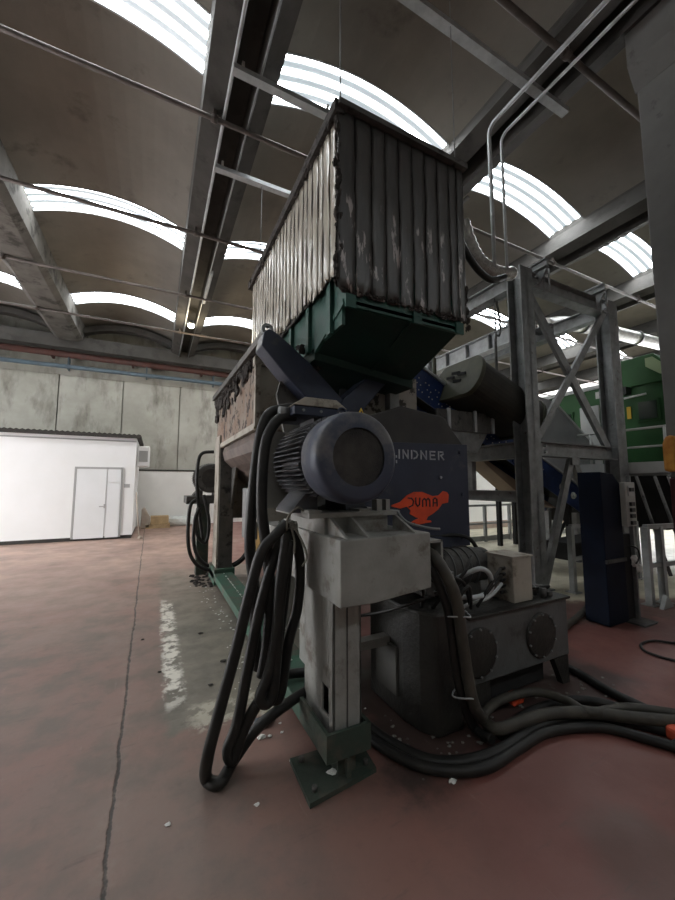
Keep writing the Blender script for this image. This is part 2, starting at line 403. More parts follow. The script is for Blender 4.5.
# side walls with unseen openings, added and sized to let daylight in; wall behind
wl = MB().box(-9.3,-9,-7,6,0,7.9).box(-9.3,-9,6,12.4,4.8,7.9).box(-9.3,-9,12.4,16.2,0,7.9)
struct(wl.build('wall_left', white_wall))
wf = MB().box(-12.3,20.3,-7.3,-7,0,7.9)
struct(wf.build('wall_front', wall_c))
wr = MB().box(20,20.3,-7,3.5,0,7.9).box(20,20.3,3.5,9.5,6.6,7.9).box(20,20.3,3.5,9.5,0,2.6).box(20,20.3,9.5,16.2,0,7.9)
struct(wr.build('wall_right', white_wall))
# low whitewashed wall in the sorting area
struct(MB().box(6.6,19.9,9.6,9.8,.25,3.1).build('wall_inner', white_wall))
struct(MB().box(6.6,19.9,9.57,9.82,0,.25).build('baseboard_inner', tan_m))

# tie rods
for k, y in enumerate((2.17, 4.74, 7.26, 9.9, 12.5)):
    p = MB().tube([(-8.95, y, 6.5), (19.9, y, 6.5)], .034, 10, 1)
    for bx in BX[1:]: p.cyl((bx-.3,y,6.5), (bx-.22,y,6.5), .05).box(bx-.28,bx-.24,y-.03,y+.03,6.5,6.66)
    tag(p.build('tie_rod', rod_m), ['dark steel tie rod crossing the top right, nearest the column',
        'dark steel tie rod nearest the viewer, running from top left to the curtain top', 'second steel tie rod from the front, crossing below the first row of rooflights',
        'third steel tie rod, crossing just above the far left beam end', 'farthest steel tie rod, beside the glowing lamp'][k], 'tie rod', 'steel tie rods under the roof')
# pipes on the end wall
p = MB().cyl((-8.95,15.75,6.24),(19.9,15.75,6.24),.11)
for k in range(11): p.box(-8.5+2.5*k,-8.42+2.5*k,15.7,16,6.1,6.4)
tag(p.build('wall_pipe', rust_pipe), 'long dull red pipe along the top of the end wall', 'pipe')
p = MB().cyl((-8.95,15.7,5.76),(19.9,15.7,5.9),.075)
for k in range(11): p.box(-8+2.5*k,-7.96+2.5*k,15.7,16.0,5.7,6.15)
tag(p.build('wall_pipe', blue_pipe), 'long pale blue pipe below the red pipe on the end wall', 'pipe')
# roof conduits under beams
def conduit(pts, r, label, m=tray_m):
    tag(MB().tube(pts, r, 8, 1).build('conduit', m), label, 'conduit', 'conduits under the roof beams')
conduit([(.63,-6,6.55),(.63,15.4,6.55)], .022, 'grey conduit along the left lip of the beam left of the hopper')
conduit([(.95,-6,6.55),(.95,15.4,6.55)], .014, 'grey conduit along the right lip of the beam left of the hopper', steel)
def bent(x, r, xd, yd, zd):
    pts = [(x,-6,6.44),(x,yd-.5,6.44)]
    for k in range(6):
        a = k/5*math.pi/2; pts.append((x+(xd-x)*k/5, yd-.12+.12*math.sin(a), 6.44-.12+.12*math.cos(a)))
    return pts + [(xd,yd,zd)]
conduit(bent(3.86,.026,3.86,3.13,4.42), .026, 'twin grey conduit dropping to the steel frame, the left one', tray_m)
conduit(bent(4.12,.02,4.10,3.13,4.45), .02, 'thinner grey conduit dropping to the steel frame, the right one', tray_m)
conduit([(4.6,4.2,6.5),(4.6,15,6.5)], .03, 'dark conduit continuing along the beam right of the hopper', steel)
# crossing light trays
def tray(x0, x1, y, z, label):
    t = thing('cable_tray', ((x0+x1)/2, y, z), label, 'cable tray', 'grey trays hung across the beams')
    MB().box(x0,x1,y-.05,y-.042,z-.03,z+.03).box(x0,x1,y+.042,y+.05,z-.03,z+.03).box(x0,x1,y-.05,y+.05,z-.035,z-.028).build('tray', tray_m, t)
    for xx in (x0+.1, x1-.12): MB().box(xx,xx+.03,y-.02,y+.02,z+.03,z+.14 if z < 6.5 else z+.1).build('bracket', white_part, t)
    return t
tray(.62,1.95,4.0,6.48,'short grey tray crossing the beam left of the hopper, nearer one')
tray(.62,3.9,5.5,6.48,'grey tray crossing the beam and running behind the curtain, farther one')
tray(1.9,4.66,2.58,6.5,'long grey tray crossing the ceiling at upper right')
# hanging wires
for x, y, z1, l in ((1.30,2.55,7.5,'thin hanging wire at the near corner of the curtain'),(2.62,2.55,7.4,'thin hanging wire at the right corner of the curtain'),(1.36,5.5,6.5,'thin hanging wire from the far grey tray')):
    tag(MB().cyl((x,y,4.72 if x>1.36 or x<1.35 else 5.3),(x,y,z1),.006,n=6).build('hanging_wire', steel), l, 'wire', 'hanging wires around the hopper')
# ceiling lamp
t = thing('ceiling_lamp', (.78,11.6,6.58), 'small glowing round lamp under the beam left of the hopper', 'lamp')
MB().lathe((.78,11.6,6.58),(0,0,-1),[(0,.03),(.03,.1),(.12,.12),(.13,.1)],20).build('housing', steel, t)
MB().lathe((.78,11.6,6.44),(0,0,-1),[(0,.1),(.05,.09),(.09,.05),(.1,0)],20).build('bulb', lamp_e, t)
# long fluorescent strip along beam
t = thing('fluorescent_fitting', (.97,9.3,6.6), 'slim unlit strip light along the beam before the lamp', 'light fitting')
MB().box(.94,1.02,8.6,10.2,6.52,6.6).build('housing', tray_m, t)
MB().cyl((.98,8.65,6.505),(.98,10.15,6.505),.014).build('tube', white_part, t)

# column at the right, with a corbel
c = MB().box(4.64,5.4,1.1,1.8,1.66,6.62)
c.prism([(4.5,6.62),(4.5,6.2),(4.64,5.95),(5.4,5.95),(5.5,6.62)], 'y', 1.0, 1.82)
o = struct(c.build('trim_30', column_c, bevel=.015))
struct(MB().box(4.635,5.405,1.095,1.805,0,1.66).build('trim_31', maroon, bevel=.015))
tag(MB().prism([(1.72,1.72),(1.80,1.72),(1.80,2.0),(1.77,2.08),(1.70,2.08)], 'x', 4.52, 4.64).build('cover', yell_or, bevel=.03), 'orange-yellow cover hanging on the dark column at the right edge', 'cover')

# ================================================================== BOOTH
t = thing('site_booth', (-3.6,13.6,0), 'white flat-roofed booth with double door against the end wall', 'booth')
MB().box(-7.2,-.56,12.6,15.2,.1,2.98).build('body', booth_white, t)
MB().box(-7.22,-.58,12.62,15.2,0,.1).build('plinth', dark_trim, t)
rf = MB()
n = 110
prof = [(-7.3+6.86*k/n, 3.06+.03*(k%2)) for k in range(n+1)]
rf.prism([(p[0], p[1]) for p in prof] + [(-.44,2.98),(-7.3,2.98)], 'y', 12.4, 15.4)
rf.build('roof', dark_trim, t)
MB().box(-7.2,-.56,12.585,12.6,2.86,2.9).build('fascia_line', line_grey, t)
d = MB().box(-2.0,-1.28,12.56,12.6,.06,2.03).build('door', booth_door, t)
MB().bar((-1.42,12.53,.95),(-1.29,12.53,.95),.02,.025).box(-1.31,-1.28,12.53,12.56,.9,1.02).build('handle', line_grey, d)
d = MB().box(-1.25,-.92,12.56,12.6,.06,1.62).box(-1.25,-.92,12.56,12.6,1.65,2.03).build('door', booth_door, t)
MB().box(-2.06,-.86,12.575,12.6,2.03,2.09).box(-2.06,-2.01,12.57,12.6,.06,2.05).box(-.91,-.86,12.57,12.6,.06,2.05).build('door_frame', line_grey, t)
MB().box(-.83,-.68,12.585,12.6,1.49,1.6).build('sign', line_grey, t)
t = thing('air_conditioner', (-.35,13.5,2.0), 'white box unit on the side of the white booth', 'air conditioner')
MB().box(-.55,-.2,13.1,13.9,2.15,2.8).build('casing', booth_white, t, bevel=.03)
MB().box(-.5,-.25,13.08,13.1,2.3,2.65).build('grille', line_grey, t)
tag(MB().cyl((-.36,12.3,.02),(-.5,12.5,1.35),.018).cyl((-.39,12.3,.0),(-.30,12.3,.06),.05).build('pole', carton), 'thin wooden pole leaning on the booth corner', 'pole')
t = thing('pallet', (.15,15.3,0), 'small wooden pallet on the floor by the end wall', 'pallet')
for k in range(5): MB().box(-.25+.17*k,-.13+.17*k,14.9,15.7,.11,.14).build('deck_board', wood, t)
for yy in (14.9,15.25,15.6): MB().box(-.25,.55,yy,yy+.1,.0,.11).build('bearer', wood, t)
tag(MB().box(-.1,.5,15.0,15.5,.14,.42).build('carton', wood, bevel=.01), 'light brown carton on the pallet', 'box')
tag(MB().prism([(-.42,0),(-.1,0),(-.12,.4),(-.3,.75),(-.4,.7)], 'y', 14.9, 15.3).build('sack', carton, bevel=.04), 'brown upright sack beside the carton', 'sack')
tag(MB().blob((.95,15.55,.16),.5,3,(1.2,.5,.45),.12).build('plastic_sheet', sheet_m), 'crumpled pale plastic sheet heaped by the end wall', 'sheet')

# ================================================================== SHREDDER
sh = thing('shredder', (1.6,4,0), 'large grey industrial shredder standing on a green floor rail', 'shredder')
# floor rail and front foot
MB().box(.88,1.16,2.15,6.62,.10,.2).build('base_rail', green_rail, sh, bevel=.006)
f = MB().box(.86,1.13,1.85,1.87,.14,.28).box(.86,.88,1.87,2.25,.14,.28).box(1.11,1.13,1.87,2.25,.14,.28).box(.88,1.11,1.87,2.25,.14,.16)
f.build('foot_channel', green_dirty, sh)
MB().prism([(.75,1.81),(1.17,1.86),(1.2,2.12),(.76,2.14)], 'z', 0.0, .025).build('foot_plate', green_dirty, sh)
MB().box(.95,1.06,1.9,2.08,.025,.14).box(.99,1.01,1.86,2.13,.025,.14).build('foot_block', green_dirty, sh)
for bx, by in ((.8,1.87),(1.13,1.91),(.81,2.09),(1.14,2.08)):
    MB().cyl((bx,by,.025),(bx,by,.05),.014,n=6).build('bolt', dark_steel, sh)
# front leg: hollow section with an access slot on its left face
lg = MB()
lg.box(.92,1.10,1.9,1.915,.16,.95).box(1.085,1.10,1.9,2.33,.16,.95).box(.92,1.10,2.315,2.33,.16,.95)
lg.box(.92,.935,1.9,1.96,.16,.95).box(.92,.935,2.05,2.33,.16,.95).box(.92,.935,1.96,2.05,.16,.30).box(.92,.935,1.96,2.05,.45,.95)
lg.build('leg', frame_grey, sh, bevel=.004)
MB().box(1.005,1.01,1.893,1.9,.2,.93).build('weld_seam', dark_steel, sh)
# motor bracket (table)
tb = MB().prism([(.89,.95),(1.1,.95),(1.5,.985),(1.5,1.31),(.89,1.30)], 'y', 1.75, 2.62)
tb.build('bracket_body', frame_grey, sh, bevel=.008)
MB().box(.91,1.36,2.0,2.6,1.30,1.40).build('bracket_riser', frame_grey, sh)
MB().prism([(.80,1.97),(1.44,1.97),(1.44,2.62),(.80,2.62)], 'z', 1.40,1.43).build('bracket_top_plate', frame_grey, sh, bevel=.003)
for gx in (.93, 1.40):
    MB().prism([(1.76,1.305),(2.0,1.305),(2.0,1.40),(1.975,1.40)], 'x', gx, gx+.018).build('gusset', frame_grey, sh)
MB().prism([(1.76,1.305),(2.0,1.305),(2.0,1.40),(1.975,1.40)], 'x', 1.07, 1.088).build('gusset', frame_grey, sh)
MB().tube([(1.42,1.97,1.42),(1.44,1.9,1.36),(1.52,1.8,1.33),(1.6,1.78,1.32)], .008, 6).build('trim_wire', steel, sh)
h = MB().box(1.5,1.62,1.80,1.812,.0,.0)
h = MB()
for (a,b_,c_,d_) in ((1.5,1.64,1.235,1.25),(1.5,1.64,1.08,1.095),(1.5,1.515,1.08,1.25),(1.625,1.64,1.08,1.25)): h.box(a,b_,1.80,2.5,c_,d_)
h.build('tube_end', frame_grey, sh)
MB().box(1.52,1.62,2.44,2.48,1.09,1.24).build('tube_plug', pit_black, sh)
# plate behind the motor
MB().box(.64,1.35,2.55,2.58,1.43,1.98).build('rear_plate', frame_grey, sh)
# rear leg and far bracket leg
rl = MB().box(.92,.94,6.2,6.62,.2,2.4).box(.94,1.16,6.2,6.22,.2,2.4).box(.94,1.16,6.6,6.62,.2,2.4).box(1.14,1.16,6.2,6.62,.2,2.4)
rl.build('leg', beige, sh)
MB().box(.945,1.165,6.17,6.2,.26,2.3).build('leg_shade', dark_steel, sh)  # dark sheet added to stand for shade on the leg's front
MB().box(.88,1.2,6.1,6.72,.02,.26).build('foot_block', green_rail, sh, bevel=.01)
MB().box(.70,.90,7.0,7.2,0,1.25).build('leg', green_dirty, sh)
MB().box(.5,1.5,6.9,7.6,1.25,1.38).build('bracket_body', dark_steel, sh)
MB().prism([(6.22,1.1),(6.22,2.3),(5.6,2.3),(5.95,1.6)], 'x', 1.12,1.16).build('gusset', dark_steel, sh)
# cutting chamber box
MB().box(.95,.97,3.92,6.7,2.25,3.02).build('side_panel', rusty, sh)
MB().box(.93,.99,3.86,3.92,2.22,2.9).build('corner_post', beige, sh)
MB().box(.93,.98,3.9,6.72,2.19,2.26).build('side_flange', beige, sh)
MB().box(.985,3.1,3.9,3.95,1.2,2.9).build('front_panel', beige, sh)
MB().box(.97,3.1,6.65,6.7,1.0,3.05).build('rear_panel', beige, sh)
# sloping top rim from the blue arm to the far end, caked with torn film
MB().prism([(3.35,3.0),(3.35,3.08),(6.75,3.16),(6.75,3.08)], 'x', .86,.97).build('top_rim', dark_steel, sh)
rg = MB()
rnd = random.Random(4)
for k in range(95):
    y = 3.9+2.85*rnd.random()**.8
    z = 3.07 - abs(rnd.gauss(0,.12))
    rg.blob((.93+rnd.uniform(-.03,.02), y, z), rnd.uniform(.02,.05), k, (.6,1.3,1.8), .45)
tag(rg.build('caked_debris', clump, sh), kind='stuff')
# trough below the side panel
tr = MB(); pr_ = [(1.0,2.22),(.97,2.1),(1.0,1.98),(1.1,1.88),(1.22,1.8),(1.4,1.62),(1.7,1.5),(1.7,2.22)]
tr.prism(pr_, 'y', 3.95, 6.6); tr.build('trough', M('brown_trough', (.16,.125,.11), (.10,.08,.072), 3, .5, .1, c3=(.05,.04,.035), t3=(.56,.7)), sh)
MB().box(1.0,1.03,3.95,6.6,1.98,2.02).build('trough_rib', dark_steel, sh)
MB().box(1.45,2.9,3.95,6.6,.55,2.25).build('lower_body', dark_steel, sh)
MB().lathe((1.3,5.2,1.2),(1,0,0),[(0,.0),(0,.66),(.06,.66),(.06,0)],36).build('flywheel', ochre, sh)
MB().lathe((1.22,5.2,1.2),(1,0,0),[(0,0),(0,.16),(.08,.2)],20).build('flywheel_hub', dark_steel, sh)
MB().box(.98,1.1,4.3,4.62,.95,1.55).build('junction_box', steel, sh, bevel=.01)
MB().box(1.02,1.28,3.0,3.1,.4,1.3).build('brace', frame_grey, sh)
MB().box(1.02,1.4,2.62,3.95,1.1,1.2).build('brace', frame_grey, sh)
MB().box(1.1,1.36,2.62,2.9,.2,.98).build('rear_post', frame_grey, sh, bevel=.004)
# blue V arms with a lifting eye
arm = MB()
arm.prism([(.80,2.84),(.82,2.96),(.86,3.0),(.91,2.99),(1.05,2.90),(1.28,2.73),(1.60,2.44),(1.76,2.28),(1.45,2.20),(1.02,2.60)], 'y', 3.12, 3.36)
arm.build('lift_arm', blue_paint, sh, bevel=.012)
eye = MB(); n = 20
ri, ro = .028, .055
vs = []
for yy in (3.16, 3.2):
    for rr in (ri, ro):
        vs += [(.862+rr*math.cos(2*math.pi*k/n), yy, 3.01+rr*math.sin(2*math.pi*k/n)) for k in range(n)]
fs = []
for k in range(n):
    k2 = (k+1)%n
    fs += [(k,k2,n+k2,n+k),(2*n+k,3*n+k,3*n+k2,2*n+k2),(k,2*n+k,2*n+k2,k2),(n+k,n+k2,3*n+k2,3*n+k)]
eye.add(vs, fs).build('lifting_eye', steel, sh)
MB().prism([(1.55,2.30),(1.62,2.44),(2.03,2.81),(2.11,2.81),(2.18,2.72),(1.86,2.36),(1.80,2.22)], 'y', 3.10,3.36).build('lift_arm', blue_paint, sh, bevel=.012)
MB().prism([(1.0,2.45),(1.05,2.64),(1.5,2.28),(1.55,2.0),(1.1,2.0)], 'y', 3.3,3.34).build('arm_web', dark_steel, sh)
MB().prism([(.92,2.9),(3.0,2.9),(3.0,3.0),(.92,3.0)], 'y', 3.86,3.96).build('top_crossbar', beige, sh)
# ram cylinders behind the V
for x0, x1 in ((1.62,1.70),(1.86,1.95)):
    MB().cyl((x0,3.6,2.2),(x0+.02,3.6,3.0),.05).build('ram_rod', steel, sh)
rg = MB()
for k in range(26): rg.blob((1.36+rnd.gauss(0,.09), 3.2+rnd.uniform(-.05,.1), 3.0-.016*k+rnd.uniform(-.03,.03)), rnd.uniform(.025,.05), 90+k, (1,1,1), .5)
tag(rg.build('caked_debris', clump, sh), kind='stuff')
MB().box(1.9,2.75,3.4,3.5,1.9,2.85).build('chamber_wall', M('speckled_panel', (.30,.28,.25), (.22,.21,.19), 3, .7, c3=(.05,.045,.04), t3=(.54,.58), s3=9), sh)
# belt guard with lettering and the running-animal emblem
MB().prism([(1.3,1.0),(2.69,1.0),(2.70,1.96),(2.44,2.24),(1.95,2.30),(1.55,2.16),(1.3,1.9)], 'y', 2.62, 3.2).build('belt_guard', guard_top, sh, bevel=.015)
pl = MB().prism([(1.32,1.02),(2.70,1.02),(2.70,1.98),(1.32,1.95)], 'y', 2.59, 2.62).build('guard_plate', plate_blue, sh, bevel=.003)
for x, z in ((2.6,1.9),(2.62,1.5),(2.6,1.1),(2.35,1.66)): MB().cyl((x,2.59,z),(x,2.575,z),.014 if x<2.5 else .02,n=6).build('bolt', letter_m if x<2.5 else plate_blue, pl)
def strokes(lines, w, y0, y1, name, m, par):
    p = MB()
    for ln in lines:
        for a, b_ in zip(ln, ln[1:]):
            d = Vector((b_[0]-a[0], 0, b_[1]-a[1])); 
            if d.length < 1e-5: continue
            e = d.normalized()*w*.45
            p.bar((a[0]-e.x, (y0+y1)/2, a[1]-e.z), (b_[0]+e.x, (y0+y1)/2, b_[1]+e.z), abs(y1-y0), w, up=Vector((-d.z,0,d.x)).normalized())
    return p.build(name, m, par)
def off(lines, dx, dz): return [[(a+dx, b_+dz) for a, b_ in l] for l in lines]
IND = [[(1.89,1.895),(1.89,1.825)], [(1.932,1.825),(1.932,1.895),(1.985,1.825),(1.985,1.895)], [(2.025,1.895),(2.025,1.825)],
 [(2.05,1.895),(2.078,1.885),(2.092,1.86),(2.078,1.835),(2.05,1.825)], [(2.13,1.825),(2.13,1.895),(2.19,1.825),(2.19,1.895)],
 [(2.235,1.895),(2.235,1.825),(2.29,1.825)], [(2.25,1.895),(2.29,1.895)], [(2.25,1.862),(2.284,1.862)],
 [(2.335,1.895),(2.335,1.825)], [(2.355,1.895),(2.385,1.895),(2.392,1.875),(2.36,1.862),(2.395,1.825)], [(1.86,1.842),(1.86,1.832)], [(1.86,1.80),(1.86,1.785)]]
strokes(IND, .013, 2.585, 2.59, 'lettering', letter_m, pl)
cat = [(1.80,1.42),(1.89,1.445),(1.96,1.5),(2.04,1.53),(2.13,1.53),(2.25,1.49),(2.32,1.495),(2.375,1.535),(2.42,1.525),(2.44,1.5),(2.43,1.43),(2.36,1.42),(2.31,1.37),(2.24,1.33),(2.19,1.31),(2.17,1.28),(2.22,1.275),(2.23,1.26),(2.16,1.255),(2.09,1.245),(2.04,1.235),(2.055,1.262),(2.0,1.265),(2.04,1.285),(2.09,1.3),(2.05,1.31),(1.99,1.34),(2.0,1.37),(1.96,1.405),(1.89,1.39),(1.80,1.41)]
em = MB().prism(cat, 'y', 2.582, 2.59).build('emblem', orange, pl)
DUM = [[(1.975,1.478),(2.01,1.475),(2.03,1.45),(2.02,1.415),(1.985,1.402)], [(2.055,1.478),(2.055,1.43),(2.075,1.405),(2.095,1.42),(2.1,1.475)],
 [(2.13,1.402),(2.13,1.455),(2.15,1.472),(2.172,1.455),(2.172,1.405)], [(2.172,1.455),(2.192,1.472),(2.212,1.455),(2.212,1.402)],
 [(2.25,1.402),(2.252,1.46),(2.272,1.475),(2.295,1.46),(2.297,1.402)], [(2.252,1.43),(2.295,1.43)]]
strokes(DUM, .012, 2.577, 2.582, 'emblem_lettering', letter_dk, em)

# ================================================================== MAIN MOTOR
def motor(loc, label, s=1.0, dark=False, full=True):
    t = thing('electric_motor', loc, label, 'motor')
    cx, cy, cz = loc[0], loc[1], loc[2]+.325*s
    def L(prof, nm, m, par=t, n=48): return MB().lathe((cx,cy,cz),(0,1,0),[(a*s,b*s) for a,b in prof], n).build(nm, m, par)
    cm = cowl_blue if not dark else dark_steel; fm = fin_blue if not dark else dark_steel
    L([(-.375,.165),(-.375,.225),(-.368,.245),(-.35,.258),(-.31,.266),(-.24,.268),(-.235,.262),(-.15,.262),(-.14,.255),(-.14,.2)], 'fan_cowl', cm)
    L([(-.362,0),(-.362,.06),(-.366,.165)], 'fan_grille', grille_m)
    L([(-.15,.0),(-.15,.21),(.38,.21),(.395,.0)], 'housing', fm)
    fins = MB()
    for k in range(52):
        a = 2*math.pi*k/52
        if abs(math.atan2(math.sin(a+math.pi/2), math.cos(a+math.pi/2))) < .5: continue
        d = Vector((math.cos(a),0,math.sin(a)))
        p = Vector((cx,cy,cz)) + d*.238*s
        fins.bar(p+Vector((0,-.14*s,0)), p+Vector((0,.38*s,0)), .006*s, .075*s, up=d)
    tag(fins.build('cooling_fins', fm, t))
    L([(.38,0),(.38,.255),(.42,.255),(.42,0)], 'end_flange', fm)
    for sx in (-1,1):
        MB().prism([(cx+sx*.10*s,cz-.22*s),(cx+sx*.17*s,cz-.20*s),(cx+sx*.25*s,cz-.29*s),(cx+sx*.27*s,cz-.325*s),(cx+sx*.1*s,cz-.325*s)], 'y', cy-.02*s, cy+.30*s).build('foot', fm, t)
    if full:
        b = MB().prism([(cx-.26,cz+.28),(cx-.26,cz+.34),(cx+.10,cz+.34),(cx+.10,cz+.28)], 'y', cy-.02, cy+.38).build('terminal_box', blue_paint, t, bevel=.006)
        MB().prism([(cx-.27,cz+.34),(cx-.19,cz+.395),(cx+.03,cz+.395),(cx+.11,cz+.34)], 'y', cy-.03, cy+.39).build('lid', beige, b, bevel=.004)
        MB().box(cx-.1,cx+.1,cy+.05,cy+.3,cz+.18,cz+.31).build('neck', fm, b)
        for yy in (.1,.2): MB().cyl((cx-.32,cy+yy,cz+.31),(cx-.26,cy+yy,cz+.31),.036).build('cable_gland', steel, b)
        for q in (-.2,-.08,.05): MB().cyl((cx+q,cy-.03,cz+.31),(cx+q,cy-.022,cz+.31),.01,n=8).build('screw', steel, b)
        e = MB().tube([(cx+.03+.028*math.cos(2*math.pi*k/12),cy-.1,cz+.30+.028*math.sin(2*math.pi*k/12)) for k in range(13)], .008, 6, 2); e.build('eye_bolt', blue_paint, t)
        MB().prism([(cx+.10,cz+.262),(cx+.17,cz+.262),(cx+.135,cz+.33)], 'y', cy-.165, cy-.16).build('warning_label', yellow, t)
        MB().prism([(cx+.115,cz+.27),(cx+.155,cz+.27),(cx+.135,cz+.31)], 'y', cy-.167, cy-.165).build('warning_symbol', black_pl, t)
    return t
motor((1.01,2.125,1.425), 'large slate blue electric motor with round mesh fan cowl facing the viewer')
motor((.90,7.25,1.38), 'dark grimy electric motor at the far end of the shredder', 1.0, True, False)
# slide rails under motor, clamps
for sx in (.80, 1.14):
    tag(MB().box(sx,sx+.08,1.98,2.55,1.43,1.445).build('slide_rail', frame_grey, sh))
MB().box(1.28,1.32,2.0,2.06,1.43,1.5).box(1.35,1.38,2.0,2.06,1.43,1.5).build('clamp_lug', frame_grey, sh)

# ================================================================== FEED HOPPER
hp = thing('feed_hopper', (1.9,3.8,2.6), 'green feed hopper hung with long dark plastic curtain strips above the shredder', 'hopper')
MB().box(1.30,2.48,2.50,5.35,3.0,4.60).build('body', green_hop, hp)
# lower faces: vertical band then an underside that slopes back
MB().box(1.27,2.50,2.42,2.47,3.0,3.35).build('front_band', green_hop, hp)
for x in (1.27,1.93,2.42): MB().box(x,x+.09,2.40,2.42,2.98,3.09).build('stiffener', green_hop, hp)
us = MB().add([(1.28,2.42,3.02),(2.48,2.42,3.02),(2.36,3.05,2.66),(1.28,3.02,2.80),(1.28,2.42,3.05),(2.48,2.42,3.05),(2.36,3.1,2.70),(1.28,3.07,2.84)],
    [(0,1,2,3),(7,6,5,4),(0,4,5,1),(1,5,6,2),(2,6,7,3),(3,7,4,0)])
us.build('sloping_underside', green_shaded, hp)
MB().bar((1.93,2.43,3.0),(1.87,3.05,2.72),.03,.04).build('underside_rib', green_shaded, hp)
MB().bar((1.275,2.43,3.03),(1.275,3.05,2.81),.03,.05).build('edge_strip', green_hop, hp)
MB().add([(1.26,3.0,2.84),(2.38,3.0,2.70),(2.38,3.0,2.60),(1.26,3.0,2.74),(1.26,5.3,2.84),(2.38,5.3,2.70),(2.38,5.3,2.60),(1.26,5.3,2.74)],
    [(0,1,2,3),(7,6,5,4),(0,4,5,1),(1,5,6,2),(2,6,7,3),(3,7,4,0)]).build('lower_band', green_shaded, hp)
MB().box(1.27,1.30,2.47,5.3,2.86,3.35).build('side_band', green_hop, hp)
for y in (2.62,3.1,3.6,4.1,4.6): MB().box(1.235,1.27,y,y+.07,2.84,3.3).build('stiffener', green_hop, hp)
MB().box(1.34,1.4,3.5,3.6,2.2,2.9).build('support_post', frame_grey, hp)
MB().box(2.3,2.42,3.3,3.42,1.9,2.75).build('support_post', steel, hp)
# curtain backing and rails
MB().box(1.225,1.235,2.42,5.36,3.28,4.62).box(1.225,2.56,2.425,2.435,3.2,4.65).build('curtain_backing', dark_gap, hp)
MB().bar((1.21,2.38,4.65),(1.21,5.45,4.65),.09,.10).build('top_rail', clump, hp)
MB().bar((1.19,2.385,4.665),(2.58,2.385,4.665),.07,.05).build('top_rail', dark_steel, hp)
def strip(p0, dirv, nrm, w, z0, z1, seed, m, label=None):
    rnd = random.Random(seed); nz = 14; vs = []; fs = []
    p0 = Vector(p0); d = Vector(dirv); n_ = Vector(nrm)
    ph = rnd.uniform(0,6); amp = rnd.uniform(.001,.006); nw = 4
    for side in (0, 1):
        for j in range(nz+1):
            t = j/nz; z = z0+(z1-z0)*t
            for i in range(nw+1):
                u = i/nw
                jag = (rnd.uniform(-.006,.006) if j < nz and i in (0,nw) else 0)
                bulge = .006*math.sin(math.pi*u) + amp*math.sin(ph+t*7) * (1-t) + .0025*math.sin(3*ph+t*17+u*3)
                zz = z + (rnd.uniform(-.03,.03) if j == 0 else 0)
                q = p0 + d*(w*u + jag) + n_*(bulge + (0.004 if side else 0)); vs.append((q.x,q.y,zz))
    N = (nz+1)*(nw+1); W = nw+1
    for j in range(nz):
        for i in range(nw):
            a = j*W+i; fs.append((a,a+1,a+W+1,a+W)); b_ = a+N; fs.append((b_,b_+W,b_+W+1,b_+1))
    for j in range(nz):
        a = j*W; fs.append((a,a+W,a+W+N,a+N)); a = j*W+nw; fs.append((a,a+N,a+W+N,a+W))
    for i in range(nw):
        fs.append((i,i+N,i+1+N,i+1)); a = nz*W+i; fs.append((a,a+1,a+1+N,a+N))
    o = MB().add(vs, fs, True).build('curtain_strip', m, hp)
    if label: o['label'] = label
    return o
xs = [1.20,1.365,1.52,1.66,1.80,1.95,2.09,2.235,2.38,2.475,2.57]
for k in range(len(xs)-1):
    strip((xs[k]+.004,2.41,0),(1,0,0),(0,-1,0), xs[k+1]-xs[k]-.012, 3.10+.002*k, 4.655, 20+k, strip_front, 'film strip painted in shaded grey on the front of the hopper')
y = 2.46; k = 0
while y < 5.32:
    w = .125 + .02*math.sin(k*2.3)
    strip((1.215,y,0),(0,1,0),(-1,0,0), w-.02, 3.26+.10*max(0,min(1,(y-2.5)/2.0))+.02*math.sin(k*1.7), 4.62, 60+k, strip_side, 'glossy film strip painted pale as lit on the long side of the hopper')
    y += w; k += 1
rg = MB(); rnd = random.Random(9)
for k in range(50): rg.blob((1.205+rnd.gauss(0,.012), 2.41+rnd.uniform(-.01,.03), 3.15+rnd.random()*1.5), rnd.uniform(.008,.022), 200+k, (1,1,2.2), .5)
for k in range(60): rg.blob((1.22+1.34*rnd.random(), 2.40, 3.11+rnd.uniform(-.02,.02)), rnd.uniform(.006,.016), 300+k, (1.8,.8,1), .5)
for k in range(60): rg.blob((1.19, 2.5+2.9*rnd.random(), 4.65+rnd.uniform(-.04,.04)), rnd.uniform(.02,.04), 400+k, (.8,2,1), .4)
for k in range(18): rg.blob((2.565+rnd.gauss(0,.012), 2.41, 3.15+rnd.uniform(-.12,.3)), rnd.uniform(.006,.015), 480+k, (1,1,2.2), .5)
tag(rg.build('frayed_edge', clump, hp), kind='stuff')

